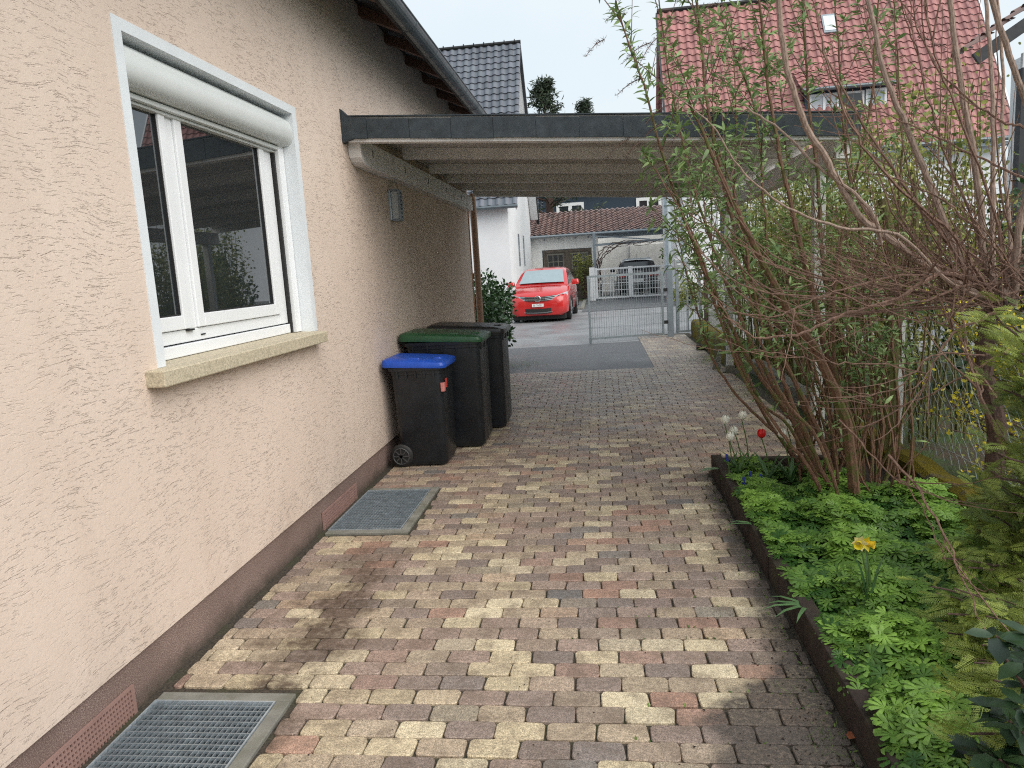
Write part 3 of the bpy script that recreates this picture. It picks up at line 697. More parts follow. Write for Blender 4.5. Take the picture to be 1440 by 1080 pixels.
# ================================================================== GATE, POLE, MAILBOX
def mesh_leaf(name, label, a, b_, z0, z1, mat, group, fs=.04, step=.05, hrows=(.0,), parts='frame'):
    a = Vector((*a, 0)); b_ = Vector((*b_, 0)); T_ = thing(name, label, 'gate', tuple((a+b_)/2), group); d = (b_-a); L = d.length; d.normalize()
    m_ = MB(); up = Vector((0, 0, 1))
    m_.obox(a+up*z0, a+up*(z1+.02), fs, fs, up=d); m_.obox(b_+up*z0, b_+up*(z1+.02), fs, fs, up=d)
    m_.obox(a+d*fs/2+up*(z1-.0), b_-d*fs/2+up*(z1-.0), fs*.8, fs, up=up); m_.obox(a+d*fs/2+up*(z0+.03), b_-d*fs/2+up*(z0+.03), fs*.8, fs, up=up)
    m_.build('frame', mat, T_)
    w_ = MB(); n = int(L/step)
    for i in range(1, n): p = a+d*(L*i/n); w_.tube([p+up*(z0+.05), p+up*(z1-.02)], .0048, 4, False)
    for z in hrows:
        for o in (-.006, .006): q = Vector((-d.y, d.x, 0))*o; w_.tube([a+d*fs/2+q+up*z, b_-d*fs/2+q+up*z], .004, 4, False)
    w_.build('bars', mat, T_); return T_
M['galvfar'] = pm('galvanised_gate_steel', (.27, .31, .33), .45, .5, var=.15)
gtL = mesh_leaf('driveway_gate', 'wide grey wire mesh gate leaf standing open at the end of the drive', (1.62, 15.22), (3.13, 15.60), .05, 1.35, 'galvfar', 'grey gate leaves', hrows=(.30, .50, .72, .93, 1.14, 1.25))
m_ = MB(); m_.box(1.59, 1.65, 15.19, 15.25, -.01, .10); m_.build('drop_bolt', 'galvfar', gtL)
for za in (.28, .95): MB().box(3.15, 3.24, 15.60, 15.66, za, za+.07).build('hinge', 'carplastic', gtL)
gtR = mesh_leaf('garden_gate', 'narrow grey wire mesh gate leaf right of the steel gate post', (3.44, 15.78), (3.93, 15.9), .06, 1.35, 'galvfar', 'grey gate leaves', hrows=(.30, .50, .72, .93, 1.14, 1.25))
T_ = thing('gate_post', 'square galvanised post carrying the two grey gate leaves', 'post', (3.29, 15.7, 0))
MB().box(3.235, 3.355, 15.64, 15.76, -.02, 1.40).build('shaft', 'greypaint', T_, bevel=.006); MB().box(3.23, 3.36, 15.635, 15.765, 1.40, 1.412).build('cap', 'greypaint', T_)
T_ = thing('steel_pole', 'tall round galvanised pole rising behind the grey gate post', 'pole', (3.31, 15.95, 0))
MB().tube([(3.31, 15.95, 0), (3.31, 15.95, 3.1)], .062, 14).build('shaft', 'galvlight', T_, smooth=True)
for za in (1.45, 2.68): MB().tube([(3.31, 15.95, za), (3.31, 15.95, za+.04)], .068, 14).build('clamp', 'greypaint', T_)
T_ = thing('mailbox', 'pale grey letterbox on two legs beside the gate pole', 'mailbox', (3.64, 16.5, 0))
MB().prism([(16.35, 1.38), (16.6, 1.38), (16.6, 1.62), (16.35, 1.585)], 0, 3.48, 3.80).build('box', pm('letterbox_paint', (.42, .44, .44), .4, .2), T_, bevel=.004)
MB().box(3.52, 3.76, 16.342, 16.349, 1.53, 1.56).build('flap', 'galvlight', T_); MB().box(3.53, 3.60, 16.343, 16.349, 1.47, 1.50).build('name_plate', 'plate', T_)
for x in (3.54, 3.74): MB().box(x-.012, x+.012, 16.46, 16.49, 0, 1.38).build('leg', 'galvlight', T_)
# post with ivy-dark tone right of the gate + rough render wall
tag(MB().box(4.02, 4.10, 15.9, 15.98, 0, 1.30).build('fence_post', 'bark_dark', bevel=.01), 'dark old timber post right of the narrow gate leaf', 'post')
gw = MB(); gw.box(4.12, 9.0, 16.0, 16.2, -.05, 1.22); tag(gw.build('garden_wall', 'render_grey'), 'rough grey rendered garden wall behind the shrubs right of the gate', 'wall')
# low mossy wall by the drive
m_ = MB(); N_ = 30; pr = []
T1 = []
for i in range(N_+1):
    y = 10.95+(15.6-10.95)*i/N_; h = .34+.02*math.sin(i*1.7)+random.uniform(-.01, .01); x0 = 3.645+.06*i/N_; T1.append([(x0, y, -.03), (x0-.01, y, h*.6), (x0+.01, y, h-.03), (x0+.05, y, h), (x0+.2, y, h), (x0+.24, y, h-.04), (x0+.24, y, -.03)])
m_.loft(T1); tag(m_.build('mossy_wall', 'moss', smooth=True), 'low moss covered wall between carport post and gate', 'wall')
T1 = []
for i in range(40):
    y = 1.0+5.1*i/39; h = .21+.015*math.sin(i*1.3)+random.uniform(-.008, .008); x0 = 3.80; T1.append([(x0-.01, y, -.03), (x0-.005, y, h-.03), (x0+.03, y, h), (x0+.14, y, h), (x0+.17, y, h-.03), (x0+.18, y, -.03)])
m_ = MB(); m_.loft(T1); tag(m_.build('mossy_kerb', 'moss', smooth=True), 'moss covered concrete kerb at the foot of the chain link fence', 'kerb')
T1 = []
for i in range(30):
    y = 6.2+4.3*i/29; h = .16+random.uniform(-.01, .01); x0 = 3.90; T1.append([(x0, y, -.03), (x0, y, h-.02), (x0+.03, y, h), (x0+.12, y, h), (x0+.14, y, -.03)])
m_ = MB(); m_.loft(T1); tag(m_.build('mossy_kerb', 'concrete', smooth=True), 'low concrete kerb under the far shrubs beside the carport', 'kerb')
# loose brick and slab edge
tag(MB().box(3.50, 3.72, 13.1, 13.24, .0, .085).build('loose_brick', 'edge', bevel=.006), 'loose dark brick lying on the paving before the mossy wall', 'brick')
# brick edging of the flower bed
E_ = thing('bed_edging', 'dark weathered upright edging between paving and flower bed', 'edging', (2.66, 2.5, 0))
y = .6
while y < 5.45:
    L = random.uniform(.48, .52); m_ = MB(); z = .135+random.uniform(-.012, .012); m_.box(2.625+random.uniform(-.004, .004), 2.695, y, min(y+L, 5.47)-.006, -.03, z); m_.build('edging_board', 'edge', E_, bevel=.006); y += L
m_ = MB(); m_.box(2.695, 3.6, 5.40, 5.47, -.03, .12); m_.build('edging_board', 'edge', E_, bevel=.006)

# chain link fence
CF = thing('chain_link_fence', 'chain link fence with white posts behind the bare shrub', 'fence', (4.02, 4, 0))
for yy in (1.0, 3.2, 5.62):
    m_ = MB(); m_.obox((4.0, yy, .0), (4.0, yy, 1.30), .06, .05, up=(0, 1, 0)); m_.build('post', 'postwood', CF, bevel=.004)
for zz in (.30, .85, 1.22): MB().tube([(4.0, .3, zz), (4.0, 5.62, zz)], .002, 4).build('tension_wire', 'galvlight', CF)
m_ = MB(); st = .052; y = .3
z0, z1 = .22, 1.24; nz = int((z1-z0)/st); k = 0
while y < 5.6:
    pts = []
    for i in range(nz+1): pts.append((4.0+(.004 if i % 2 else -.004), y+(st*.46 if (i+k) % 2 else -st*.46)+.006*math.sin(i*.7+y*3), z0+i*st))
    m_.tube(pts, .0018, 3, False); y += st; k += 1
m_.build('wire_mesh', 'galvlight', CF, attr=False)

# ================================================================== DISTANT HOUSES
def window_part(parent, x0, x1, z0, z1, y, name='window', bars=1, fw=.07, glassm='glass_far', d=.05):
    m_ = MB(); m_.box(x0, x1, y-d, y-.002, z0, z0+fw); m_.box(x0, x1, y-d, y-.002, z1-fw, z1); m_.box(x0, x0+fw, y-d, y-.002, z0+fw, z1-fw); m_.box(x1-fw, x1, y-d, y-.002, z0+fw, z1-fw)
    for i in range(1, bars+1): x = x0+(x1-x0)*i/(bars+1); m_.box(x-fw*.6, x+fw*.6, y-d, y-.002, z0+fw, z1-fw)
    o = m_.build(name, 'white', parent); MB().quad((x0+fw, y-.02, z0+fw), (x1-fw, y-.02, z0+fw), (x1-fw, y-.02, z1-fw), (x0+fw, y-.02, z1-fw)).build('pane', glassm, o); return o
# grey-tiled house at left
G_ = thing('grey_roof_house', 'white house with steep grey tiled roof behind the red car', 'house', (-5, 31.5, 0))
xw, xv = -1.34, -.92; ye0, ye1, yr, ze, zr = 26.6, 36.3, 31.45, 3.87, 10.62; yw0, yw1 = 27.0, 35.9
tz = (zr-ze)/(yr-ye0)
m_ = MB(); zg = ze+(yw0-ye0)*tz-.12
m_.quad((-10, yw0, 0), (xw, yw0, 0), (xw, yw0, zg), (-10, yw0, zg)); m_.quad((xw, yw0, 0), (xw, yw1, 0), (xw, yw1, zg), (xw, yr, zr-.15), (xw, yw0, zg)); m_.quad((-10, yw1, 0), (xw, yw1, 0), (xw, yw1, zg), (-10, yw1, zg)); m_.quad((-10, yw0, 0), (-10, yw1, 0), (-10, yw1, zg), (-10, yr, zr-.15), (-10, yw0, zg))
m_.build('wall', 'render_white', G_)
r_ = MB(); Lr = math.hypot(yr-ye0, zr-ze); tiled(r_, (-10.3, ye0, ze), (1, 0, 0), (0, yr-ye0, zr-ze), 10.3+xv, Lr, .30, .345, .05); r_.build('roof', 'tile_grey', G_, attr=True)
r_ = MB(); tiled(r_, (-10.3, ye1, ze), (1, 0, 0), (0, yr-ye1, zr-ze), 10.3+xv, Lr, .30, .345, .05); r_.build('roof', 'tile_grey', G_, attr=True)
m_ = MB(); m_.tube([(-10.3, yr, zr+.04), (xv, yr, zr+.04)], .09, 8)
x = -10
while x < xv: m_.tube([(x, yr, zr+.08), (x+.03, yr, zr+.08)], .105, 8); x += .42
m_.build('ridge_tile', 'tile_grey', G_)
m_ = MB(); m_.obox((xv-.06, ye1+.05, ze-.14), (xv-.06, yr, zr-.14), .12, .22); m_.build('verge_board', 'verge', G_)
m_ = MB(); m_.obox((xv-.05, ye0-.02, ze-.14), (xv-.05, yr, zr-.14), .04, .16); m_.build('verge_board', 'white', G_)
m_ = MB(); m_.obox((xv-.22, ye1-.2, ze+.02), (xv-.22, yr, zr-.20), .36, .05); m_.obox((xv-.22, ye0+.2, ze+.02), (xv-.22, yr, zr-.20), .36, .05); m_.build('soffit', 'white', G_)
m_ = MB(); m_.tube([(-10.3, ye0-.06, ze-.06), (xv, ye0-.06, ze-.06)], .07, 8); m_.build('gutter', 'zinc', G_)
for yy in (30.0, 31.95):
    MB().box(xw-.03, xw+.006, yy, yy+.55, 1.7, 3.0).build('slot_window', pm('slot_glass', (.22, .25, .28), .2), G_)
# garage with brown roof
GA = thing('brown_roof_garage', 'white garage with brown tiled roof, wooden doors and open bay', 'garage', (2, 39, 0))
yg = 36.0
gw_ = MB(); gw_.box(-2.2, -.84, yg, yg+.2, 0, 3.05); gw_.box(-.84, 1.54, yg, yg+.2, 2.40, 3.05); gw_.box(1.54, 1.86, yg, yg+.2, 0, 3.05); gw_.box(1.66, 1.86, yg+.2, 42, 0, 3.05)
gw_.box(1.86, 9, 41.8, 42, 0, 3.3); gw_.box(-2.2, -2.0, yg+.2, 42, 0, 3.05); gw_.build('wall', 'brick_white', GA)
m_ = MB(); m_.box(1.86, 9, yg+.05, yg+.2, 2.80, 3.05); m_.build('lintel', 'greypaint', GA)
m_ = MB(); m_.box(3.6, 8.8, 41.7, 41.79, 0.0, 2.5); m_.build('rear_panel', 'brick_white', GA)
r_ = MB(); tiled(r_, (-2.4, yg-.35, 3.08), (1, 0, 0), (0, 4.2, 1.32), 11.4, 4.4, .27, .33, .06, cvar=.45); r_.build('roof', 'tile_brown', GA, attr=True)
m_ = MB(); m_.tube([(-2.4, yg-.40, 3.03), (9, yg-.40, 3.03)], .06, 8); m_.build('gutter', 'greypaint', GA)
def wdoor(x0, x1):
    m_ = MB(); y = yg+.06; m_.box(x0, x1, y, y+.05, 0, 2.38); f2 = .09
    m_.box(x0, x0+f2, y-.03, y-.002, 0, 2.38); m_.box(x1-f2, x1, y-.03, y-.002, 0, 2.38); m_.box(x0+f2, x1-f2, y-.03, y-.002, 2.26, 2.38); m_.box(x0+f2, x1-f2, y-.03, y-.002, 1.28, 1.38); m_.box(x0+f2, x1-f2, y-.03, y-.002, 0, .12)
    d_ = m_.build('door', 'wood', GA)
    xa, xb = x0+.22, x1-.2; w2 = MB(); n = 3
    w2.box(xa-.05, xb+.05, y-.025, y-.004, 1.44, 1.50); w2.box(xa-.05, xb+.05, y-.025, y-.004, 2.14, 2.20)
    for i in range(n+1): x = xa+(xb-xa)*i/n; w2.box(x-.02, x+.02, y-.024, y-.004, 1.50, 2.14)
    w2.box(xa, xb, y-.023, y-.005, 1.80, 1.84); w2.build('door_window', pm('door_window_frame', (.17, .165, .14), .7), d_)
    MB().quad((xa, y-.0035, 1.5), (xb, y-.0035, 1.5), (xb, y-.0035, 2.14), (xa, y-.0035, 2.14)).build('pane', 'glass_far', d_)
wdoor(-.80, .36); wdoor(.38, 1.52)
m_ = MB(); 
for x in (-.7, .0, .8, 1.4): m_.tube([(x, yg-.12, 2.92), (x, yg-.02, 2.88)], .03, 6)
m_.build('bracket', 'greypaint', GA)
# pergola frame with vine in front of the open bay
PG = thing('pergola', 'grey steel pergola frame with diagonal brace over the bay', 'pergola', (3, 34.6, 0))
m_ = MB(); m_.box(1.62, 1.74, 34.2, 34.32, 0, 2.95); m_.build('post', 'greypaint', PG); m_ = MB(); m_.obox((1.74, 34.26, 2.45), (6.5, 34.26, 2.55), .06, .10); m_.obox((1.74, 34.26, 2.85), (4.2, 34.26, 2.56), .05, .05); m_.build('beam', 'greypaint', PG)
V_ = thing('vine', 'leafless dark vine climbing the pergola post', 'climber', (1.85, 34.1, 0)); m_ = MB()
for k in range(6):
    x = 1.85; z = 0.; pts = [(1.85+.05*k/9, 34.1, 0)]; 
    top = 1.6+.1*k
    pts += [(1.9+random.uniform(-.08, .08), 34.1, .8), (1.92+random.uniform(-.06, .08), 34.1, top), (2.3+.12*k, 34.1+random.uniform(-.1, .1), top+.45), (2.8+.28*k, 34.1, 2.35+random.uniform(-.05, .12)), (3.4+.3*k, 34.1, 2.45+random.uniform(-.08, .12))]
    branch(m_, pts, .028, .008, 5, 6, .03)
m_.build('stem', 'bark_dark', V_)
# white gate
WG = thing('white_gate', 'white double leaf bar gate in front of the dark car', 'gate', (3.1, 33, 0))
m_ = MB(); m_.box(1.42, 1.66, 32.9, 33.1, 0, 1.46); m_.build('post', 'white', WG); m_ = MB(); m_.box(5.1, 5.3, 32.9, 33.1, 0, 1.46); m_.build('post', 'white', WG)
for (a, b_) in ((1.72, 3.16), (3.26, 5.05)):
    m_ = MB()
    for x in (a, b_): m_.box(x-.05, x+.05, 32.97, 33.03, .08, 1.42)
    for z in (.10, 1.36): m_.box(a+.05, b_-.05, 32.975, 33.025, z-.035, z+.035)
    n = int((b_-a)/.12)
    for i in range(1, n): x = a+(b_-a)*i/n; m_.box(x-.009, x+.009, 32.992, 33.008, .13, 1.33)
    for z in (.42, .72, 1.02): m_.box(a+.05, b_-.05, 32.99, 33.01, z-.012, z+.012)
    m_.build('gate_leaf', 'white', WG)
# bush and crates behind the white gate / shrub by the door
# navy house far behind
NV = thing('navy_house', 'dark blue clad house with white framed windows beyond the garage', 'house', (3, 58, 0))
m_ = MB(); m_.box(-2.0, 14, 55, 64, 0, 6.75); m_.build('wall', 'navy', NV)
m_ = MB(); m_.prism([(54.6, 6.78), (64.4, 6.78), (59.5, 9.2)], 0, -2.4, 14.4); m_.build('roof', pm('light_grey_roof', (.36, .40, .44), .5), NV)
r_ = MB(); tiled(r_, (-6.5, 55.2, 4.2), (1, 0, 0), (0, 3, 3.2), 4.4, 4.4, .3, .34, .05); r_.build('roof', 'tile_grey', NV, attr=True)
m_ = MB(); m_.box(-6.3, -2.05, 55.6, 63, 0, 4.6); m_.build('wall', 'navy', NV)
for (a, b_) in ((-1.05, .95), (4.7, 6.5)): window_part(NV, a, b_, 4.9, 6.1, 55, bars=1, fw=.22, d=.08)
# red-roofed house
RH = thing('red_roof_house', 'large white house with steep red tiled roof, dormer and skylight', 'house', (10, 31, 0))
rx0, rx1, ry0, ryr, rz0, rzr = 4.5, 15.96, 27.5, 31.0, 4.97, 11.09; yw = 28.0; sl2 = (rzr-rz0)/(ryr-ry0)
m_ = MB(); a, b_ = 4.75, 15.7; zw = rz0+.55
m_.quad((a, yw, 0), (b_, yw, 0), (b_, yw, zw), (a, yw, zw)); y2 = 34.0
for x in (a, b_): m_.quad((x, yw, 0), (x, y2, 0), (x, y2, zw), (x, ryr, rzr-.2), (x, yw, zw))
m_.quad((a, y2, 0), (b_, y2, 0), (b_, y2, zw), (a, y2, zw)); m_.build('wall', 'render_white', RH)
Lr = math.hypot(ryr-ry0, rzr-rz0)
r_ = MB(); tiled(r_, (rx0, ry0, rz0), (1, 0, 0), (0, ryr-ry0, rzr-rz0), rx1-rx0, Lr, .285, .32, .055, cvar=.2); r_.build('roof', 'tile_red', RH, attr=True)
r_ = MB(); tiled(r_, (rx0, 2*ryr-ry0, rz0), (1, 0, 0), (0, ry0-ryr, rzr-rz0), rx1-rx0, Lr, .31, .36, .055); r_.build('roof', 'tile_red', RH, attr=True)
m_ = MB(); m_.tube([(rx0, ryr, rzr+.05), (rx1, ryr, rzr+.05)], .10, 8); m_.build('ridge_tile', 'tile_red', RH)
m_ = MB(); m_.obox((rx0-.03, ry0, rz0-.06), (rx0-.03, ryr, rzr-.06), .05, .20); m_.build('verge_board', 'verge', RH); m_ = MB(); m_.obox((rx1+.03, ry0, rz0-.06), (rx1+.03, ryr, rzr-.06), .05, .20); m_.build('verge_board', 'white', RH)
m_ = MB(); m_.tube([(rx0, ry0-.05, rz0-.02), (rx1, ry0-.05, rz0-.02)], .08, 8); m_.build('gutter', 'zinc', RH)
m_ = MB(); m_.box(rx0+.1, rx1-.1, ry0, yw-.002, rz0-.22, rz0-.12); m_.build('soffit', 'greypaint', RH)
def ronf(x, z): return (x, ry0+(z-rz0)/sl2, z)
sk = MB(); n_ = Vector((0, -sl2, 1)).normalized(); P0 = [Vector(ronf(10.45, 9.45))+n_*.12, Vector(ronf(10.95, 9.45))+n_*.12, Vector(ronf(10.95, 10.2))+n_*.12, Vector(ronf(10.45, 10.2))+n_*.12]
q0 = [p-n_*.14 for p in P0]; sk.add([*P0, *q0], [(0, 1, 2, 3), (0, 4, 5, 1), (1, 5, 6, 2), (2, 6, 7, 3), (3, 7, 4, 0)]); so_ = sk.build('skylight', 'greypaint', RH)
c0 = sum(P0, Vector())/4; MB().quad(*[c0+(p-c0)*.8+n_*.01 for p in P0]).build('pane', pm('skylight_glass', (.55, .6, .62), .1), so_)
# dormer
dm = MB(); dx0, dx1, dyf = 9.35, 12.15, 28.4; dz0, dz1 = 5.85, 7.15
dm.box(dx0, dx1, dyf, 30.2, dz0-.3, dz1); d1 = dm.build('dormer', 'navy', RH)
window_part(d1, dx0+.15, dx0+1.15, 6.35, 7.05, dyf, bars=1, fw=.07, glassm=pm('curtained_glass', (.50, .53, .56), .2)); window_part(d1, dx0+1.2, dx0+2.0, 6.35, 7.05, dyf, bars=0, fw=.07)
window_part(d1, dx0+2.05, dx1-.05, 5.65, 7.08, dyf, bars=0, fw=.08, glassm=pm('pale_glass', (.42, .50, .54), .15))
r_ = MB(); tiled(r_, (dx0-.2, dyf-.35, dz1+.02), (1, 0, 0), (0, 1.85, 1.35), dx1-dx0+.4, 2.3, .31, .33, .055); r_.build('dormer_roof', 'tile_red', d1, attr=True)
m_ = MB(); m_.tube([(dx0-.2, dyf-.40, dz1), (dx1+.2, dyf-.40, dz1)], .07, 8); m_.build('dormer_gutter', 'zinc', d1)
m_ = MB(); m_.tube([(4.95, 27.90, 0), (4.95, 27.90, 4.8)], .06, 8); m_.build('downpipe', 'galvlight', RH)
for (a, b_, c_, d_) in ((6.2, 7.3, 1.7, 3.5), (9.2, 10.6, 1.2, 2.9), (12.4, 13.8, 1.2, 2.9)): window_part(RH, a, b_, c_, d_, 28.0, bars=1, fw=.08)
m_ = MB(); m_.box(4.85, 15.6, 27.955, 27.998, 0, .45); m_.build('plinth', 'render_grey', RH)
# neighbour house at top right
NH = thing('timber_porch_house', 'neighbour house with brown rake roof and dark porch post at the right edge', 'house', (9, 13, 0))
m_ = MB(); m_.box(8.55, 14, 12.6, 13.3, 0, 4.4); m_.build('wall', 'render_white', NH)
m_ = MB(); m_.box(8.10, 8.24, 12.1, 12.25, 0, 4.05); m_.build('porch_post', 'verge', NH)
m_ = MB(); m_.box(8.25, 14, 12.10, 12.2, 3.60, 3.68); m_.build('porch_beam', 'verge', NH); m_ = MB(); m_.box(8.20, 14, 12.30, 12.36, 3.72, 4.3); m_.build('gable_panel', 'render_white', NH)
m_ = MB(); m_.obox((7.40, 12.0, 4.20), (11.2, 12.0, 6.6), .06, .17, up=(0, 0, 1)); m_.obox((15, 12.0, 4.2), (11.2, 12.0, 6.6), .06, .26); m_.build('verge_board', 'verge', NH)
r_ = MB(); tiled(r_, (7.35, 11.95, 4.36), (0, 1, 0), (3.85, 0, 2.43), .6, 4.5, .3, .33, .05); r_.build('roof', 'tile_brown', NH, attr=True); r_ = MB(); tiled(r_, (15.05, 11.95, 4.36), (0, 1, 0), (-3.85, 0, 2.43), .6, 4.5, .3, .33, .05); r_.build('roof', 'tile_brown', NH, attr=True)

# ================================================================== CARS
def car(label, name, paint, W, Lc, Hc, loc, rot, front=True, style='hatch'):
    """built nose towards -y at y=0"""
    T_ = thing(name, label, 'car', (0, 0, 0), None)
    hw = W/2; wb0, wb1 = Lc*.195, Lc*.80; wr = .33
    def sec(y, w, zb, zm, zs, zt_, wt):
        return [(0, y, zb), (w*.80, y, zb), (w*.97, y, zb+.10), (w*1.0, y, zm), (w*.985, y, zs-.10), (w*.94, y, zs), (wt, y, zt_), (wt*.5, y, zt_+.02), (0, y, zt_+.025)]
    S = [(.0, .62, .30, .45, .60, .64, .45), (.03, .80, .22, .45, .68, .70, .56), (.14, .93, .19, .50, .74, .80, .62), (.40, .99, .18, .52, .84, .90, .70), (.90, 1., .18, .55, .95, 1.00, .74), (1.18, 1., .18, .55, .99, 1.045, .76),
         (1.5, 1., .18, .55, 1.0, 1.06, .78), (2.6, 1., .18, .55, 1.02, 1.08, .78), (3.6, 1., .18, .56, 1.03, 1.09, .78), (Lc-.35, .97, .20, .56, 1.02, 1.08, .74), (Lc-.08, .90, .26, .56, .98, 1.03, .68), (Lc, .80, .34, .56, .88, .92, .6)]
    k = Hc/1.58; m_ = MB(); rings = []
    for (y, w, zb, zm, zs, zt_, wt) in S:
        h = sec(y, w*hw, zb, zm*k, zs*k, zt_*k, wt*hw*1.15); rings.append(h+[(-x, yy, z) for x, yy, z in h[-2:0:-1]])
    m_.loft(rings); body = m_.build('body', paint, T_, smooth=True)
    zb_ = 1.04*k
    # greenhouse
    g_ = MB(); GS = [(1.05, .80, zb_-.02, zb_+.005), (1.35, .80, zb_-.02, zb_+.158*k), (1.80, .76, zb_-.02, zb_+.39*k), (2.0, .74, zb_-.02, Hc-.055), (2.35, .74, zb_-.02, Hc-.015), (2.9, .73, zb_-.02, Hc), (Lc-.75, .70, zb_-.02, Hc-.04), (Lc-.42, .68, zb_-.02, Hc-.12), (Lc-.12, .66, zb_-.02, zb_+.01)]
    rings = []
    for y, wt, z0, z1 in GS:
        wb = .90*hw; t_ = min(1, (z1-z0)/(Hc-zb_)); wtt = (wb*(1-t_)+wt*hw*t_)
        h = [(0, y, z0), (wb, y, z0), (wtt+.02, y, z1-.06*t_), (wtt-.06*t_, y, z1-.01), (wtt*.5, y, z1+.012*t_), (0, y, z1+.018*t_)]; rings.append(h+[(-x, yy, z) for x, yy, z in h[-2:0:-1]])
    g_.loft(rings); roof = g_.build('cabin', paint, T_, smooth=True)
    # windscreen, rear and side glass: slightly proud sheets
    ws_ = MB(); A = [(-.70*hw/.9, 1.15, zb_+.07), (.70*hw/.9, 1.15, zb_+.07), (.60*hw/.9, 1.93, Hc-.10), (-.60*hw/.9, 1.93, Hc-.10)]
    n = 6; up = Vector((0, -.45, .9)).normalized()*.035; vs = []
    for j in range(5):
        for i in range(n+1):
            u, v = i/n, j/4; p = Vector(A[0]).lerp(Vector(A[1]), u).lerp(Vector(A[3]).lerp(Vector(A[2]), u), v); p += up+Vector((0, .015*(2*u-1)**2, -.01*(2*u-1)**2)); vs.append(p)
    ws_.add(vs, [(j*(n+1)+i, j*(n+1)+i+1, (j+1)*(n+1)+i+1, (j+1)*(n+1)+i) for j in range(4) for i in range(n)]); ws_.build('windscreen', 'windscreen', T_, smooth=True)
    rs = MB(); rs.quad((-.60*hw, Lc-.40+.05, Hc-.16), (.60*hw, Lc-.40+.05, Hc-.16), (.68*hw, Lc-.16+.06, zb_+.10), (-.68*hw, Lc-.16+.06, zb_+.10)); rs.build('rear_window', 'glass_far', T_)
    for sg in (-1, 1):
        q = MB(); q.quad((sg*(.90*hw+.01), 1.38, zb_+.03), (sg*(.90*hw+.01), Lc-.55, zb_+.04), (sg*(.735*hw+.035), Lc-.85, Hc-.13), (sg*(.76*hw+.035), 2.05, Hc-.13)); q.build('side_window', 'glass_far', T_)
        mr = MB(); cx = sg*(hw+.11); mr.loft([rrect(cx-.10, cx+.10, 1.44, 1.56, .05, 1.03*k), rrect(cx-.12, cx+.12, 1.42, 1.58, .06, 1.10*k), rrect(cx-.09, cx+.10, 1.45, 1.56, .05, 1.19*k)]); mr.build('mirror', paint, T_, smooth=True)
        for yy in (wb0+.12, wb1):
            w2 = MB(); rings = []
            for dx, rr_ in ((0, wr*.70), (.01, wr*.95), (.04, wr), (.18, wr), (.21, wr*.9)): rings.append([(sg*(hw+.004-dx), yy+rr_*math.cos(R(a)), wr+rr_*math.sin(R(a))) for a in range(0, 360, 15)])
            w2.loft(rings); wo = w2.build('wheel', 'rubber', T_, smooth=True)
            w3 = MB(); w3.tube([(sg*(hw+.012), yy, wr), (sg*(hw-.03), yy, wr)], wr*.16, 10)
            for a in range(0, 360, 72): w3.obox((sg*(hw+.006), yy, wr), (sg*(hw+.004), yy+.7*wr*math.cos(R(a)), wr+.7*wr*math.sin(R(a))), .05, .02, up=(1, 0, 0))
            w3.build('rim', 'galvlight', wo)
            ar = MB(); ar.tube([(sg*(hw+.003), yy+(wr+.05)*math.cos(R(a)), wr+(wr+.05)*math.sin(R(a))) for a in range(-12, 193, 12)], .035, 6); ar.build('wheel_arch', 'carplastic', T_)
    def face(u, z, off=.012):    # point on nose at lateral u (m) height z
        t_ = abs(u)/hw; return (u, .0+.42*t_**3.2-off+.15*max(0, (z/k-.52))**1.0, z)
    def fpoly(us_zs, name, mat, par=T_, off=.012, th=.02):
        m_ = MB(); f1 = [face(u, z, off) for u, z in us_zs]; f0 = [face(u, z, off-.05) for u, z in us_zs]; n = len(f1)
        m_.add(f1+f0, [tuple(range(n))]+[(i, (i+1) % n, n+(i+1) % n, n+i) for i in range(n)]); return m_.build(name, mat, par)
    if front:
        e = hw
        gr = [(-.60*e, .70), (-.3*e, .665), (0, .655), (.3*e, .665), (.60*e, .70), (.58*e, .79), (.3*e, .755), (0, .745), (-.3*e, .755), (-.58*e, .79)]
        def strip(zlo, zhi, name, mat, off, uu=.60):
            m_ = MB(); N = 14; vs = []
            for i in range(N+1):
                u = -uu*e+2*uu*e*i/N; zc = .035*(abs(u)/e/.6)**2
                vs += [face(u, zlo+zc, off), face(u, zhi+zc, off)]
            m_.add(vs, [(2*i, 2*i+2, 2*i+3, 2*i+1) for i in range(N)]); return m_.build(name, mat, T_)
        strip(.635, .765, 'grille', 'carplastic', .05); strip(.650, .662, 'grille_bar', 'chrome', .056); strip(.695, .707, 'grille_bar', 'chrome', .056); strip(.740, .750, 'grille_bar', 'chrome', .056)
        strip(.26, .41, 'air_intake', 'carplastic', .030, .66); strip(.285, .30, 'intake_trim', 'chrome', .038, .70)
        for sg in (-1, 1):
            m_ = MB(); N = 8; vs = []
            for i in range(N+1):
                t_ = i/N; u = sg*e*(.58+.38*t_); vs += [face(u, .665+.04*t_, .05), face(u, .775+.10*t_, .055)]
            m_.add(vs, [(2*i, 2*i+2, 2*i+3, 2*i+1) for i in range(N)]); hl = m_.build('headlight', 'lamp', T_)
            m_ = MB(); c_ = face(sg*e*.80, .765, .075); m_.tube([c_, (c_[0], c_[1]+.03, c_[2])], .05, 12); c_ = face(sg*e*.68, .735, .075); m_.tube([c_, (c_[0], c_[1]+.03, c_[2])], .04, 12); m_.build('headlamp_lens', 'glass_far', hl)
            m_ = MB(); c_ = face(sg*e*.80, .44, .045); m_.tube([c_, (c_[0], c_[1]+.04, c_[2])], .085, 12); fo = m_.build('fog_light', 'carplastic', T_); m_ = MB(); c_ = face(sg*e*.80, .44, .05); m_.tube([c_, (c_[0], c_[1]+.02, c_[2])], .045, 12); m_.build('lens', 'lamp', fo)
        em = MB(); c_ = Vector(face(0, .705, .075)); rr_ = .085
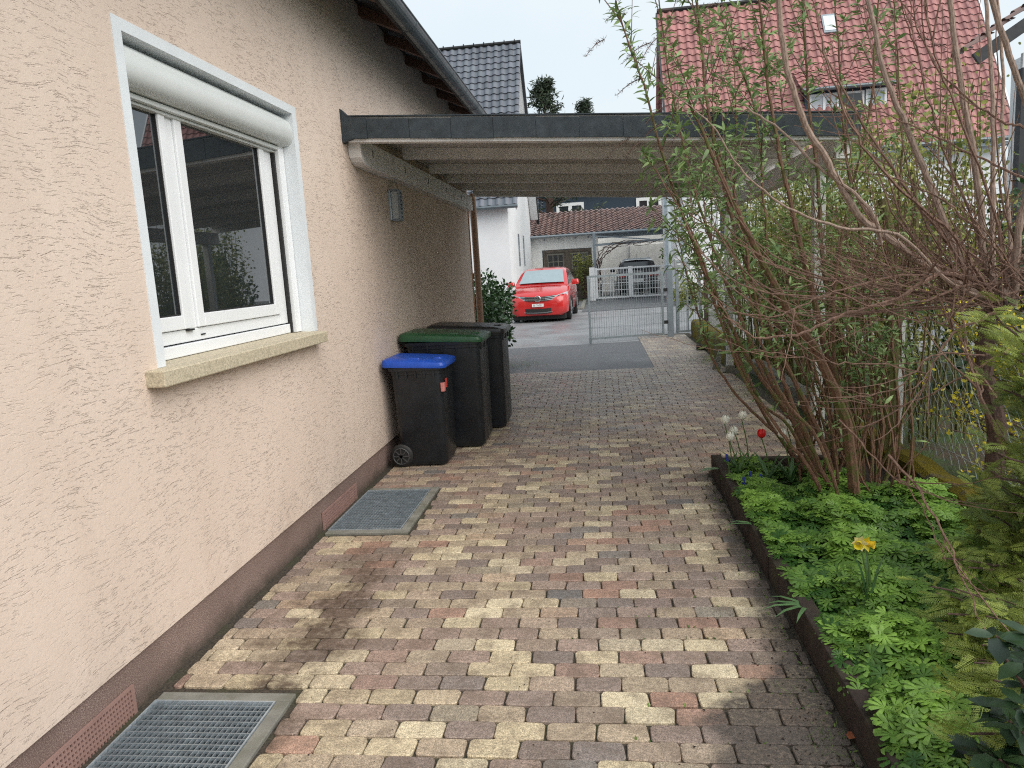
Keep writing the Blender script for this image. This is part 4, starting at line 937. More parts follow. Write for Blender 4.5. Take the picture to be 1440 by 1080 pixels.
        em.tube([c_+Vector((rr_*math.cos(R(a)), 0, rr_*math.sin(R(a)))) for a in range(0, 361, 20)], .010, 6, False)
        for pl in ([(-.035, .072), (0, .012), (.035, .072)], [(-.072, .035), (-.036, -.065), (0, .0), (.036, -.065), (.072, .035)]):
            for (a, b), (c, d) in zip(pl, pl[1:]): em.obox(c_+Vector((a, 0, b)), c_+Vector((c, 0, d)), .012, .014, up=(0, 1, 0))
        em.build('emblem', 'chrome', T_); 
        pl = MB(); pl.box(-.17, .17, -.055, -.035, .475, .56); po = pl.build('license_plate', 'plate', T_)
        tc = bpy.data.curves.new('plate_text', 'FONT'); tc.body = 'SE 76297'; tc.size = .075; tc.align_x = 'CENTER'; tc.align_y = 'CENTER'; to = bpy.data.objects.new('tmp', tc)
        me = bpy.data.meshes.new_from_object(to); me.materials.clear(); me.materials.append(M['ink']); t2 = bpy.data.objects.new('plate_text', me); COL.objects.link(t2); t2.parent = po; t2.location = (0, -.057, .515); t2.rotation_euler = (R(90), 0, 0); bpy.data.objects.remove(to)
        MB().box(-.78, .78, .25, Lc-.3, .08, .26).build('underbody', 'carplastic', T_); wp = MB(); wp.obox((-.65, 1.06, zb_+.055), (.1, 1.02, zb_+.05), .02, .012); wp.obox((.0, 1.06, zb_+.055), (.62, 1.04, zb_+.05), .02, .012); wp.build('wiper', 'carplastic', T_)
    else:
        for sg in (-1, 1):
            m_ = MB(); m_.box(min(sg*.98*hw, sg*.55*hw), max(sg*.98*hw, sg*.55*hw), Lc-.16, Lc+.01, .82*k, .98*k); m_.build('tail_light', 'lampred', T_, bevel=.02)
        m_ = MB(); m_.box(-.26, .26, Lc+.002, Lc+.02, .62*k, .74*k); m_.build('license_plate', 'plate', T_)
        m_ = MB(); m_.box(-hw*.9, hw*.9, Lc-.1, Lc+.04, .32*k, .50*k); m_.build('bumper', 'carplastic', T_, bevel=.03)
        m_ = MB(); m_.box(-.62*hw, .62*hw, Lc-.62, Lc-.30, Hc-.05, Hc-.0); m_.build('spoiler', 'galvlight', T_, bevel=.015)
        m_ = MB(); m_.tube([(0, Lc-.9, Hc), (0, Lc-.78, Hc+.2)], .006, 5); m_.build('antenna', 'carplastic', T_)
    T_.location = loc; T_.rotation_euler = (0, 0, rot); return T_
car('red hatchback parked facing the drive beside the white house', 'red_car', 'red', 1.80, 4.34, 1.60, (.02, 21.75, -.018), R(-2.5))
car('black car seen from behind through the white gate', 'black_car', 'carblack', 1.95, 4.5, 1.72, (3.65, 34.3+4.5, -.008), R(180)) if False else car('black car seen from behind through the white gate', 'black_car', 'carblack', 1.98, 4.4, 1.76, (3.62, 39.0, -.008), R(180), front=False)

# ================================================================== VEGETATION
def rdir(n, up=0.3):
    v = rng.normal(0, 1, (n, 3)); v[:, 2] = v[:, 2]*.7+up; return v/np.linalg.norm(v, axis=1)[:, None]
def nrm(n, up=1.2):
    v = rng.normal(0, 1, (n, 3)); v[:, 2] += up; return v/np.linalg.norm(v, axis=1)[:, None]
class LC:
    def __init__(s): s.p = []; s.d = []; s.n = []; s.s = []; s.w = []; s.c = []
    def add(s, p, d, n, sz, w, c): s.p.append(p); s.d.append(d); s.n.append(n); s.s.append(sz); s.w.append(w); s.c.append(c)
    def build(s, name, m, tpl, parent=None, kind=None):
        return leafmesh(name, m, tpl, frames(s.p, s.d, s.n, s.s, s.w), s.c, parent, kind)

# --- tall leafy butterfly bush
B = thing('butterfly_bush', 'tall leafy butterfly bush with reddish stems fanning out from the flower bed', 'shrub', (3.35, 4.8, 0))
m_ = MB(); lc = LC(); dry = LC(); tipst = MB()
base = np.array([3.32, 4.75, .05])
stems = [  # pixel paths of the main canes, with depth from base to tip
 ([(1172, 716), (1120, 600), (1062, 520), (1000, 400), (945, 262), (905, 120), (868, 20)], 4.7, 4.2, .020),
 ([(1178, 716), (1130, 610), (1075, 520), (1022, 400), (978, 270), (945, 130), (922, -30)], 4.9, 4.8, .020),
 ([(1190, 720), (1148, 600), (1100, 500), (1052, 380), (1015, 250), (990, 110), (975, -60)], 4.6, 4.4, .022),
 ([(1205, 722), (1190, 600), (1150, 500), (1105, 430), (1052, 330), (1010, 240), (968, 140)], 4.4, 3.9, .040),
 ([(1210, 722), (1200, 610), (1168, 520), (1140, 400), (1110, 280), (1085, 150), (1062, -40)], 4.7, 4.6, .034),
 ([(1216, 722), (1208, 620), (1190, 500), (1160, 390), (1150, 250), (1135, 120), (1125, -60)], 5.0, 5.2, .030),
 ([(1183, 718), (1145, 640), (1090, 560), (1045, 455), (1030, 330), (1035, 190), (1030, 40)], 5.2, 5.4, .018),
 ([(1166, 712), (1100, 620), (1040, 560), (1000, 500), (975, 420), (955, 340), (948, 290)], 5.0, 5.2, .014),
 ([(1170, 712), (1110, 600), (1062, 560), (1020, 470), (990, 370), (960, 300), (905, 215)], 4.6, 4.3, .013),
 ([(1196, 722), (1160, 640), (1118, 540), (1085, 430), (1075, 300), (1060, 150), (1010, 20)], 4.9, 5.0, .020),
 ([(1222, 722), (1240, 600), (1225, 480), (1215, 360), (1190, 220), (1180, 80), (1170, -40)], 4.9, 5.2, .020),
 ([(1228, 722), (1262, 610), (1255, 470), (1262, 330), (1268, 200), (1262, 80), (1255, -20)], 4.7, 4.9, .016),
 ([(1188, 720), (1150, 620), (1102, 560), (1070, 480), (1050, 400), (1022, 340), (968, 300)], 4.3, 4.0, .014),
 ([(1200, 720), (1185, 640), (1160, 560), (1128, 480), (1118, 380), (1108, 240), (1095, 90)], 5.3, 5.6, .018),
 ([(1160, 700), (1085, 600), (1035, 500), (1010, 420), (1000, 330), (1005, 200), (1000, 90)], 5.3, 5.5, .015),
 ([(1175, 715), (1118, 640), (1080, 590), (1052, 530), (1020, 455), (985, 385), (962, 330)], 5.5, 5.8, .012),
 ([(1208, 722), (1180, 560), (1172, 430), (1190, 300), (1222, 160), (1232, 40), (1240, -60)], 4.6, 4.5, .015),
 ([(1185, 720), (1155, 660), (1130, 600), (1095, 520), (1062, 420), (1040, 300), (1010, 205)], 4.5, 4.4, .020),
 ([(1168, 716), (1132, 650), (1092, 600), (1058, 545), (1030, 480), (1002, 405), (980, 350)], 4.45, 4.6, .016),
]
def leaf_tuft(p, ax, n, sz, spread=.9):
    for _ in range(n):
        r_ = rng.normal(0, 1, 3); r_ -= ax*np.dot(r_, ax)*.8; r_ /= np.linalg.norm(r_)
        d = ax*random.uniform(.1, .9)+r_*spread; d[2] -= .12; d /= np.linalg.norm(d); s_ = sz*random.uniform(.6, 1.3)
        nn = rng.normal(0, .5, 3)+np.array([0, -.15, 1]); lc.add(p, d, nn, s_*.95, s_*random.uniform(.8, 1.1), random.betavariate(2, 2.2))
def dress(path, lo, dens, twig=.5, sz=.072, depth=0):
    P = np.array(path); n = len(P)
    for i in range(n-1):
        t_ = i/(n-1)
        if t_ < lo: continue
        ax = P[i+1]-P[i]; L = np.linalg.norm(ax); ax = ax/(L+1e-9); k = max(1, int(L/.034))
        for j in range(k):
            p = P[i]+(P[i+1]-P[i])*((j+random.random())/k)
            if random.random() < dens: leaf_tuft(p, ax, random.randint(2, 4), sz*1.08)
            if depth == 0 and random.random() < twig*.62:
                r_ = rng.normal(0, 1, 3); r_[1] *= .8; r_ /= np.linalg.norm(r_); d = ax*.75+r_*.65+np.array([0, 0, .2]); d /= np.linalg.norm(d); Lt = random.uniform(.14, .42)
                q = p+d*Lt; mid = p+d*Lt*.5+np.array([0, 0, .02]); tp = branch(tipst, [p, mid, q+np.array([0, 0, .04])], .004, .002, 4, 3)
                dress(tp, .15, .8, 0, sz*.85, 1); leaf_tuft(q+np.array([0, 0, .04]), d, random.randint(4, 7), sz*1.0)
        
def seedhead(p, d, L):
    d = np.array(d)/np.linalg.norm(d); pts = [np.array(p)+d*L*t_+np.array([0, 0, -.30*L*t_*t_*1.5]) for t_ in (0, .33, .66, 1)]
    pth = branch(tipst, pts, .0035, .0015, 4, 3)
    for q in pth:
        for _ in range(7):
            v = rng.normal(0, 1, 3); v /= np.linalg.norm(v); dry.add(q+v*.004, v, rng.normal(0, 1, 3), random.uniform(.010, .026), random.uniform(.03, .06), random.random())
for path, ya, yb, r0 in stems:
    n = len(path); pts = [F(px, py, ya+(yb-ya)*i/(n-1)) for i, (px, py) in enumerate(path)]; pts[0][2] = min(pts[0][2], .05)
    ph_ = branch(m_, pts, r0*.85, r0*.12+.0012, 7, 6, .003)
    dress(ph_, .43, .66 if r0 < .03 else .55); leaf_tuft(np.array(ph_[-1]), np.array([0, 0, 1.]), 6, .09)
# extra straight shoots from the stool
for k in range(46):
    a = random.uniform(-1.0, .35); pb = base+np.array([random.uniform(-.22, .28), random.uniform(-.35, .45), 0]); L = random.uniform(.5, 1.9)
    lean = a*.75; q = pb+np.array([lean*L*.75, random.uniform(-.3, .3)*L, L]); mid = pb*.5+q*.5+np.array([.05*L, 0, -.05*L]); ph_ = branch(m_, [pb, mid, q], random.uniform(.006, .016), .003, 5, 6, .006)
    dress(ph_, .6, .35, .3, .07)
# dried flower heads
for (px, py, dep, dx, dz) in ((880, 20, 4.3, -1, .4), (915, 60, 4.3, -1, -.1), (925, 52, 4.3, -.8, -.6), (850, 55, 4.25, -.9, -.3), (905, 110, 4.3, -1, .0), (935, 150, 4.4, -1, -.3), (930, 175, 4.4, -1, -.2), (960, 92, 4.5, -.9, .2), (1062, 62, 4.6, -1, 0), (1035, 68, 4.6, 1, 0), (1250, 25, 4.8, 1, .1), (1290, 52, 4.8, 1, .05), (1310, 62, 4.8, 1, 0),
                         (885, 285-90, 4.3, -1, -.3), (960, 30, 4.6, -.8, .5), (1000, 8, 4.8, .7, .3), (1225, 20, 4.8, -.5, .9), (960, 350-170, 4.4, -.6, -.5), (1302, 132, 4.9, 1, 0), (1330, 5, 4.8, .6, .6), (900, 200, 4.3, -1, -.4), (1370, 133, 4.9, .8, 0), (870, 0, 4.3, .3, .6)):
    seedhead(F(px, py, dep), (dx, random.uniform(-.3, .3), dz), random.uniform(.09, .16))
m_.build('stem', 'bark_red', B, smooth=True); tipst.build('twig', 'twig', B); lc.build('foliage', 'l_bud', LANCE, B); dry.build('dry_flower_head', 'l_brown', BLADE, B)

# --- big bare shrub with thick pale limbs
S_ = thing('bare_shrub', 'large bare shrub with thick pale curving limbs and a tangle of reddish twigs', 'shrub', (3.75, 3.7, 0))
m_ = MB(); tw = MB()
hub = F(1396, 415, 3.7)
def P_(path, ya, yb): n = len(path); return [F(px, py, ya+(yb-ya)*i/(n-1)) for i, (px, py) in enumerate(path)]
tr = [hub+np.array([.0, 0, -1.35]), hub+np.array([.05, .02, -.8]), hub+np.array([-.02, .0, -.3]), hub]
tm = MB(); branch(tm, tr, .045, .04, 9, 6, .01); tm.build('trunk', 'bark_dark', S_, smooth=True)
big = [([(1400, 430), (1352, 402), (1300, 372), (1245, 332), (1205, 300), (1165, 230), (1128, 165), (1103, 80), (1093, -40)], 3.7, 3.45, .030, .016),
 ([(1238, 345), (1232, 310), (1205, 275), (1150, 235), (1105, 190), (1050, 150)], 3.5, 3.6, .014, .006),
 ([(1398, 400), (1385, 360), (1374, 250), (1352, 120), (1331, -30)], 3.7, 3.7, .026, .016),
 ([(1392, 420), (1352, 370), (1312, 270), (1268, 165), (1240, 90), (1214, -30)], 3.7, 3.8, .026, .014),
 ([(1400, 410), (1395, 330), (1397, 230), (1394, 100), (1384, -30)], 3.75, 4.0, .018, .012),
 ([(1425, 430), (1432, 330), (1450, 250), (1452, 180), (1425, 95), (1388, -20)], 3.6, 3.4, .022, .016),
 ([(1420, 420), (1420, 320), (1412, 240), (1410, 100), (1402, -20)], 3.8, 4.2, .014, .010),
 ([(1410, 420), (1428, 350), (1446, 260), (1470, 120), (1478, -20)], 3.6, 3.7, .020, .012),
 ([(1405, 425), (1340, 400), (1262, 330), (1180, 320), (1095, 285), (1040, 235), (1000, 175), (940, 128)], 3.6, 3.2, .013, .003)]
for path, ya, yb, r0, r1 in big: branch(m_, P_(path, ya, yb), r0*.72, r1*.72, 8, 6, .0025)
m_.build('limb', 'bark_pale', S_, smooth=True)
thin = [([(1400, 420), (1330, 385), (1262, 420), (1180, 445), (1120, 470), (1060, 472), (1015, 440)], 3.6, 3.2, .012),
 ([(1405, 430), (1370, 400), (1290, 425), (1220, 428), (1150, 400), (1098, 380), (1065, 345)], 3.5, 3.3, .007),
 ([(1400, 400), (1300, 388), (1210, 400), (1145, 422), (1090, 445), (1040, 440)], 3.6, 3.3, .006),
 ([(1380, 395), (1290, 385), (1180, 392), (1110, 380), (1050, 360)], 3.7, 3.6, .005),
 ([(1400, 430), (1330, 442), (1260, 450), (1190, 445), (1120, 440)], 3.6, 3.5, .004),
 ([(1300, 525), (1240, 512), (1180, 512), (1110, 500), (1060, 492)], 3.5, 3.3, .004),
 ([(1385, 500), (1310, 500), (1270, 540), (1225, 555), (1165, 560)], 3.3, 3.2, .004),
 ([(1440, 480), (1350, 530), (1270, 570), (1180, 562)], 3.3, 3.4, .005),
 ([(1390, 410), (1300, 300), (1230, 200), (1150, 60), (1120, -40)], 3.7, 3.9, .011),
 ([(1398, 420), (1340, 330), (1260, 260), (1205, 190), (1165, 90), (1140, -20)], 3.6, 3.5, .010),
 ([(1405, 420), (1360, 290), (1320, 190), (1290, 80), (1275, -30)], 3.7, 3.8, .008),
 ([(1415, 420), (1400, 300), (1350, 170), (1310, 60), (1300, -30)], 3.6, 3.5, .009),
 ([(1440, 250), (1360, 215), (1280, 175), (1210, 150)], 3.6, 3.8, .006),
 ([(1440, 180), (1400, 165), (1330, 110), (1290, 40), (1285, -20)], 3.6, 3.6, .006),
 ([(1440, 400), (1380, 330), (1320, 280), (1250, 250), (1170, 235)], 3.5, 3.6, .006),
 ([(1400, 440), (1340, 470), (1310, 520), (1290, 560)], 3.5, 3.3, .007),
 ([(1250, 640), (1300, 700), (1345, 790), (1390, 900)], 3.0, 2.4, .006), ([(1180, 590), (1240, 655), (1290, 700), (1330, 790)], 3.1, 2.8, .004),
 ([(1400, 560), (1372, 520), (1350, 480), (1330, 440)], 3.3, 3.5, .010), ([(1420, 640), (1380, 560), (1362, 500), (1350, 430)], 3.1, 3.5, .012)]
for path, ya, yb, r0 in thin:
    ph_ = branch(tw, P_(path, ya, yb), r0, .002, 5, 6, .004)
    for k in range(5):
        i = random.randint(4, len(ph_)-2); p = np.array(ph_[i]); ax = np.array(ph_[i+1])-np.array(ph_[i-1]); ax /= np.linalg.norm(ax); r_ = rng.normal(0, 1, 3); d = ax+r_*.45; d[2] += .25; d /= np.linalg.norm(d); L = random.uniform(.2, .6)
        branch(tw, [p, p+d*L*.5, p+d*L+np.array([0, 0, .12*L])], r0*.4+.0008, .001, 4, 4, .003)
for k in range(170):   # dense tangle round the crown
    o = hub+np.array([random.uniform(-.55, .30), random.uniform(-.35, .4), random.uniform(-.10, .16)]); d = rng.normal(0, 1, 3); d[0] -= .55; d[2] = abs(d[2])*.9+.16; d /= np.linalg.norm(d); L = random.uniform(.2, .85)
    s2 = rng.normal(0, .16, 3); q = o+d*L*.5+s2*L*.4; e_ = o+d*L+s2*L+np.array([0, 0, .12*L]); ph_ = branch(tw, [o, q, e_], random.uniform(.002, .005), .001, 4, 5, .005)
    for j in range(2):
        i = random.randint(2, len(ph_)-2); p = np.array(ph_[i]); dd = d+rng.normal(0, .5, 3); dd /= np.linalg.norm(dd); L2 = random.uniform(.08, .35); branch(tw, [p, p+dd*L2*.5, p+dd*L2+np.array([0, 0, .03])], .0018, .0009, 3, 3)
for k in range(30):   # long whips arching up and out
    o = hub+np.array([random.uniform(-.2, .25), random.uniform(-.2, .3), 0]); a = random.uniform(-1.5, .9); L = random.uniform(.9, 1.9); e_ = o+np.array([math.sin(a)*L, random.uniform(-.4, .6)*L*.6, abs(math.cos(a))*L*.9+.15]); q = (o+e_)/2+np.array([math.sin(a)*.22*L, 0, -.15*L]); branch(tw, [o, q, e_], random.uniform(.004, .008), .0015, 5, 6, .006)
M['bark_twig'] = barkm('bark_twigs', (.085, .048, .036), (.29, .18, .135), .0)
tw.build('twig', 'bark_twig', S_)
lc2 = LC()
for k in range(260):
    p = hub+np.array([random.uniform(-1.6, .5), random.uniform(-.5, .6), random.uniform(-.35, .7)]); lc2.add(p, rdir(1, .4)[0], nrm(1)[0], random.uniform(.012, .028), random.uniform(.012, .02), random.random())
# --- airy yellow-green hedge behind
Q = thing('privet_hedge', 'tall airy yellow green shrub row along the fence behind the butterfly bush', 'shrub', (4.6, 9, 0))
m_ = MB(); lc = LC()
for k in range(190):
    y = random.uniform(5.9, 12.3); x = 4.28+random.uniform(-.28, .55)+.0*(y); hgt = random.uniform(1.7, 2.95); pb = np.array([x, y, 0]); q = pb+np.array([random.uniform(-.25, .25), random.uniform(-.3, .3), hgt]); md = (pb+q)/2+rng.normal(0, .06, 3)
    ph_ = branch(m_, [pb, md, q], random.uniform(.006, .017), .003, 5, 5, .012); A_ = np.array(ph_)
    for j in range(170):
        t_ = random.uniform(.28, 1)**.8; i = min(int(t_*(len(A_)-1)), len(A_)-2); p = A_[i]+(A_[i+1]-A_[i])*random.random()+rng.normal(0, .10, 3); sz = random.uniform(.022, .060); lc.add(p, rdir(1, .1)[0], nrm(1, .8)[0], sz, sz*1.3, min(1, max(0, random.gauss(.45, .28))))
m_.build('stem', 'bark_moss', Q); lc.build('foliage', 'l_privet', OVAL, Q)
# --- mossy trunk by the fence post
T_ = thing('mossy_tree', 'small tree with a moss covered trunk beside the white fence post', 'tree', (4.0, 5.45, 0)); m_ = MB()
tb = F(1245, 640, 5.4); branch(m_, [(tb[0]-.02, 5.4, 0), tuple(F(1250, 560, 5.4)), tuple(F(1256, 470, 5.45)), tuple(F(1258, 380, 5.5)), tuple(F(1240, 280, 5.6))], .065, .03, 9, 6, .008)
branch(m_, [tuple(F(1256, 470, 5.45)), tuple(F(1275, 400, 5.5)), tuple(F(1290, 320, 5.6)), tuple(F(1282, 230, 5.7))], .035, .015, 7, 5, .008); branch(m_, [tuple(F(1252, 520, 5.4)), tuple(F(1225, 440, 5.5)), tuple(F(1205, 360, 5.6))], .03, .012, 7, 5, .008)
m_.build('trunk', 'bark_moss', T_, smooth=True); lc = LC()
for k in range(700): p = F(random.gauss(1255, 30), random.uniform(200, 420), 5.6)+rng.normal(0, .12, 3); sz = random.uniform(.03, .06); lc.add(p, rdir(1)[0], nrm(1)[0], sz, sz, random.random())
lc.build('foliage', 'l_privet', OVAL, T_)
# --- conifer at right
C_ = thing('conifer_shrub', 'feathery yellow green conifer spreading over the right end of the flower bed', 'conifer', (3.6, 2.6, 0))
m_ = MB(); lc = LC()
cb = np.array([3.72, 2.7, 0]); branch(m_, [cb, cb+[.02, .05, .5], cb+[.0, .05, 1.0], cb+[-.02, .1, 1.45]], .045, .015, 8, 6, .006)
def bough(tip, start, n, s_=.13):
    tip = np.array(tip); start = np.array(start); md = (tip+start)/2+np.array([0, 0, -.05])+rng.normal(0, .03, 3); ph_ = branch(m_, [start, md, tip], .011, .003, 5, 6, .004); A_ = np.array(ph_); ax = (tip-start)/np.linalg.norm(tip-start)
    tone = random.betavariate(1.6, 2.2)
    for j in range(n):
        t_ = .25+.75*random.random()**.7; i = min(int(t_*(len(A_)-1)), len(A_)-2); p = A_[i]+(A_[i+1]-A_[i])*random.random()+rng.normal(0, .035, 3)
        side = np.cross(ax, [0, 0, 1])*random.choice((-1, 1)); d = ax*random.uniform(.3, 1)+side*random.uniform(0, .9)+np.array([0, 0, random.uniform(-.25, .35)]); sz = s_*random.uniform(.6, 1.2)
        lc.add(p, d/np.linalg.norm(d), nrm(1, .9)[0], sz, sz, min(1, max(0, tone*.8+.45*random.random()*t_)))
for k in range(95):
    px = random.uniform(1255, 1470); py = random.uniform(690, 1060); lo = 1250+max(0, (820-py))*.55 if py < 820 else 1245+(py-820)*.30; 
    lo += 48; px = lo+(1500-lo)*random.random()**.9; dep = 3.25-1.45*(py-690)/370+random.uniform(-.15, .25); tip = F(px, py, dep); bough(tip, np.array([cb[0]+.1, max(1.5, dep+.25), max(.1, tip[2]-.12)]), 26, .085)
for k in range(38):
    py = random.uniform(425, 700); px = random.uniform(1392 if py < 640 else 1320, 1490); dep = random.uniform(2.7, 3.2); tip = F(px, py, dep); bough(tip, np.array([cb[0]+.05, cb[1]+.1, max(.4, tip[2]-.2)]), 22, .085)
m_.build('branch', 'bark_dark', C_, smooth=True); lc.build('foliage', 'l_thuja', SPRAY, C_)
# --- leathery evergreen in the corner
K_ = thing('rhododendron', 'dark leathery leaved evergreen at the bottom right corner', 'shrub', (3.0, 1.6, 0)); m_ = MB(); lc = LC()
for k in range(20):
    px = random.uniform(1385, 1470); py = random.uniform(880, 1110); 
    if px < 1400 and py < 960: continue
    dep = random.uniform(1.62, 1.95); tip = F(px, py, dep); b0 = np.array([3.05, 1.75, .0]); branch(m_, [b0, (b0+tip)/2+[0, 0, .03], tip], .008, .004, 5, 5, .003)
    for j in range(7):
        a = 2*math.pi*j/7+random.random(); d = np.array([math.cos(a), math.sin(a), random.uniform(-.25, .25)]); sz = random.uniform(.05, .095); lc.add(tip+d*.006, d/np.linalg.norm(d), np.array([0, 0, 1.])+rng.normal(0, .25, 3), sz, sz*1.05, random.betavariate(1.5, 3))
    lc.add(tip, np.array([0, 0, 1.]), np.array([1., 0, 0]), .03, .02, 1.)
m_.build('stem', 'bark_dark', K_); lc.build('foliage', 'l_rhodo', OVAL, K_)
# --- ground cover
lc = LC(); st = MB()
def cover(n, x0, x1, y0, y1, hz=.16):
    for k in range(n):
        x = random.uniform(x0, x1); y = random.uniform(y0, y1)
        edge = min(1, (x-2.64)/.12); cl = math.sin(x*9+y*5)*math.sin(y*7.3-x*4)
        h = .13*(1-edge)+.02+(hz+.07*cl)*edge*(.45+.55*random.random()); lean = max(0, 1-(x-2.64)/.15)
        sz = random.choice((.7, 1, 1, 1.2))*random.uniform(.030, .052)*(1 if y > 2 else .95); a = random.uniform(0, 2*math.pi); d = np.array([math.cos(a), math.sin(a), random.uniform(-.3, .15)]); nn = np.array([random.gauss(-.12-.5*lean, .33), random.gauss(-.2, .33), 1.])
        v = .35+.3*cl+random.gauss(0, .22)+.25*(h-.12)/.1; lc.add((x-.05*lean, y, h), d, nn, sz, sz, min(1, max(0, v)))
cover(11500, 2.69, 3.80, 1.1, 4.6); cover(1300, 2.70, 3.5, 4.4, 5.25, .10)
lc.build('ground_cover', 'l_cover', PALM, None, 'stuff')
g_ = bpy.data.objects['ground_cover']; g_['label'] = 'bright green deeply cut leaves carpeting the flower bed'; g_['category'] = 'ground cover'
# --- bulbs
def flowerplant(name, label, cat, base, stems_, leaves, group=None, lm='l_bulb'):
    T_ = thing(name, label, cat, tuple(base), group); base = np.array(base, float)
    lc = LC()
    for (a, L, up, w) in leaves: lc.add(base, np.array([math.cos(a), math.sin(a), up]), np.array([-math.cos(a)*up, -math.sin(a)*up, 1.])+rng.normal(0, .15, 3), L, L*w, random.uniform(.1, .8))
    if leaves: lc.build('leaf', lm, BLADE, T_)
    for tip, petal, kind in stems_:
        tip = np.array(tip, float); m_ = MB(); branch(m_, [base, (base+tip)/2+np.array([.01, 0, .01]), tip], .0042, .0035, 6, 4); so_ = m_.build('stem', 'l_stem', T_, smooth=True)
        m_ = MB()
        if kind == 'tulip':
            tilt = np.array([random.uniform(-.3, .3), random.uniform(-.2, .2), 1.]); tilt /= np.linalg.norm(tilt); u = np.cross(tilt, [0, 1, 0]); u /= np.linalg.norm(u); w_ = np.cross(tilt, u); hh = .062
            for k in range(6):
                a0 = 2*math.pi*k/6; r2 = .95 if k % 2 else 1.05; vs = []
                for z, rr_, sp in ((0, .006, .5), (.2, .022, .55), (.5, .028, .60), (.8, .023, .45), (1.03, .014, .05)):
                    for s2 in (-1, 0, 1): a = a0+s2*sp; q = tip+tilt*hh*z+(u*math.cos(a)+w_*math.sin(a))*rr_*r2*(1.04 if s2 == 0 else 1); vs.append(q)
                m_.add(vs, [(i*3+j, i*3+j+1, i*3+j+4, i*3+j+3) for i in range(4) for j in range(2)])
            m_.build('flower', petal, T_, smooth=True)
        elif kind == 'daff':
            for k in range(6):
                a = 2*math.pi*k/6; d = np.array([math.cos(a)*.75-.25, -.45, math.sin(a)*.8]); d /= np.linalg.norm(d); n2 = np.cross(d, [0, 1, 0]); e1 = tip+d*.02; s2 = n2/np.linalg.norm(n2)*.012
                m_.add([tip, tip+d*.018+s2, tip+d*.040, tip+d*.018-s2], [(0, 1, 2, 3)])
            fo = m_.build('petals', petal, T_); m_ = MB(); ax = np.array([-.35, -.85, -.1]) if petal == 'pet_pale' else np.array([.75, -.5, -.1]); ax /= np.linalg.norm(ax); u = np.cross(ax, [0, 0, 1]); u /= np.linalg.norm(u); w_ = np.cross(ax, u)
            m_.loft([[tip+ax*z+(u*math.cos(R(a))+w_*math.sin(R(a)))*rr_ for a in range(0, 360, 30)] for z, rr_ in ((0, .007), (.012, .012), (.026, .013), (.036, .018))], False); m_.build('trumpet', 'pet_orange' if petal != 'pet_pale' else 'pet_yellow', fo, smooth=True)
        elif kind == 'musc':
            for k in range(26): z = k/26*.045; a = k*2.4; c = tip+np.array([math.cos(a)*.008*(1-z*12), math.sin(a)*.008*(1-z*12), z-.04]); m_.box(c[0]-.0035, c[0]+.0035, c[1]-.0035, c[1]+.0035, c[2]-.004, c[2]+.004)
            m_.build('flower', petal, T_)
    return T_
M['l_stem'] = pm('green_stem', (.10, .19, .05), .5, trans=.1)
def lvs(n, L, w, up=(1., 2.5)): return [(random.uniform(0, 6.28), L*random.uniform(.7, 1.1), random.uniform(*up), w) for _ in range(n)]
def tul(px, py, dep, label, petal='pet_white', nl=4):
    tip = F(px, py+8, dep); flowerplant('tulip', label, 'tulip', (tip[0]+.05, dep+random.uniform(0, .03), .09), [(tip, petal, 'tulip')], lvs(nl, .22, 2.6), 'tulips at the far end of the bed')
tul(1019, 588, 5.15, 'white tulip, leftmost of the clump at the far end of the bed'); tul(1043, 582, 5.2, 'white tulip standing highest in the clump'); tul(1034, 603, 5.1, 'white tulip in the clump, just below the highest bloom'); tul(1026, 612, 5.05, 'white tulip with the lowest bloom of the clump', nl=3)
tul(1071, 608, 5.0, 'red tulip, the only red bloom in the bed', 'pet_red'); tul(1101, 608, 4.9, 'white tulip right of the red tulip, against the brown stems'); 
tul(1107, 594, 5.1, 'small white tulip bud behind the bloom right of the red tulip', nl=0)
db = Gd(1222, 862, .10); flowerplant('daffodil', 'yellow daffodil pair with upright grey green leaves in the middle of the ground cover', 'daffodil', db, [(F(1208, 762, db[1]-.03), 'pet_pale', 'daff'), (F(1217, 763, db[1]+.02), 'pet_yellow', 'daff')],
  [(3.4, .28, 1.2, 1.6), (2.2, .27, 5, 1.5), (.4, .28, 5, 1.4), (1.5, .30, 7, 1.5), (5, .26, 5, 1.4), (3.3, .24, 3.5, 1.4), (4.2, .2, 2.0, 1.4)])
mus = [((1022, 640), 5.0), ((1046, 672), 4.7), ((1055, 664), 4.8), ((1040, 690), 4.6), ((1070, 668), 4.75), ((1085, 690), 4.6)]
for i, ((px, py), dep) in enumerate(mus):
    tip = F(px, py, dep); flowerplant('grape_hyacinth', 'small blue grape hyacinth in the ground cover below the tulips', 'flower', (tip[0]+.01, dep+.01, .05), [(tip, 'pet_blue', 'musc')], lvs(4, .11, 1.3, (.6, 1.5)), 'blue grape hyacinths')
# tulip leaves hanging over the edging
for i, (px, py, z, angs, lab) in enumerate((((1012), 660, .13, (3.1, 3.5), 'broad green leaf pair hanging over the far corner of the edging'), (1115, 852, .13, (2.9, 3.3, 3.8, 2.4, 4.3), 'pale green leaf tuft flopping over the edging onto the paving'), (1052, 738, .12, (3.2, 2.7), 'small pale leaf tuft at the edging between the tulips and the flopping leaves'))):
    p = Gd(px, py, z); p[0] = max(p[0], 2.66); lc = LC()
    for a in angs: lc.add(p, np.array([math.cos(a), math.sin(a)*.8, .12]), np.array([0, 0, 1.]), random.uniform(.15, .21), .42 if i != 0 else .8, random.uniform(.4, 1.))
    T_ = lc.build('fallen_leaves', 'l_bulb', BLADE); tag(T_, lab, 'leaves')
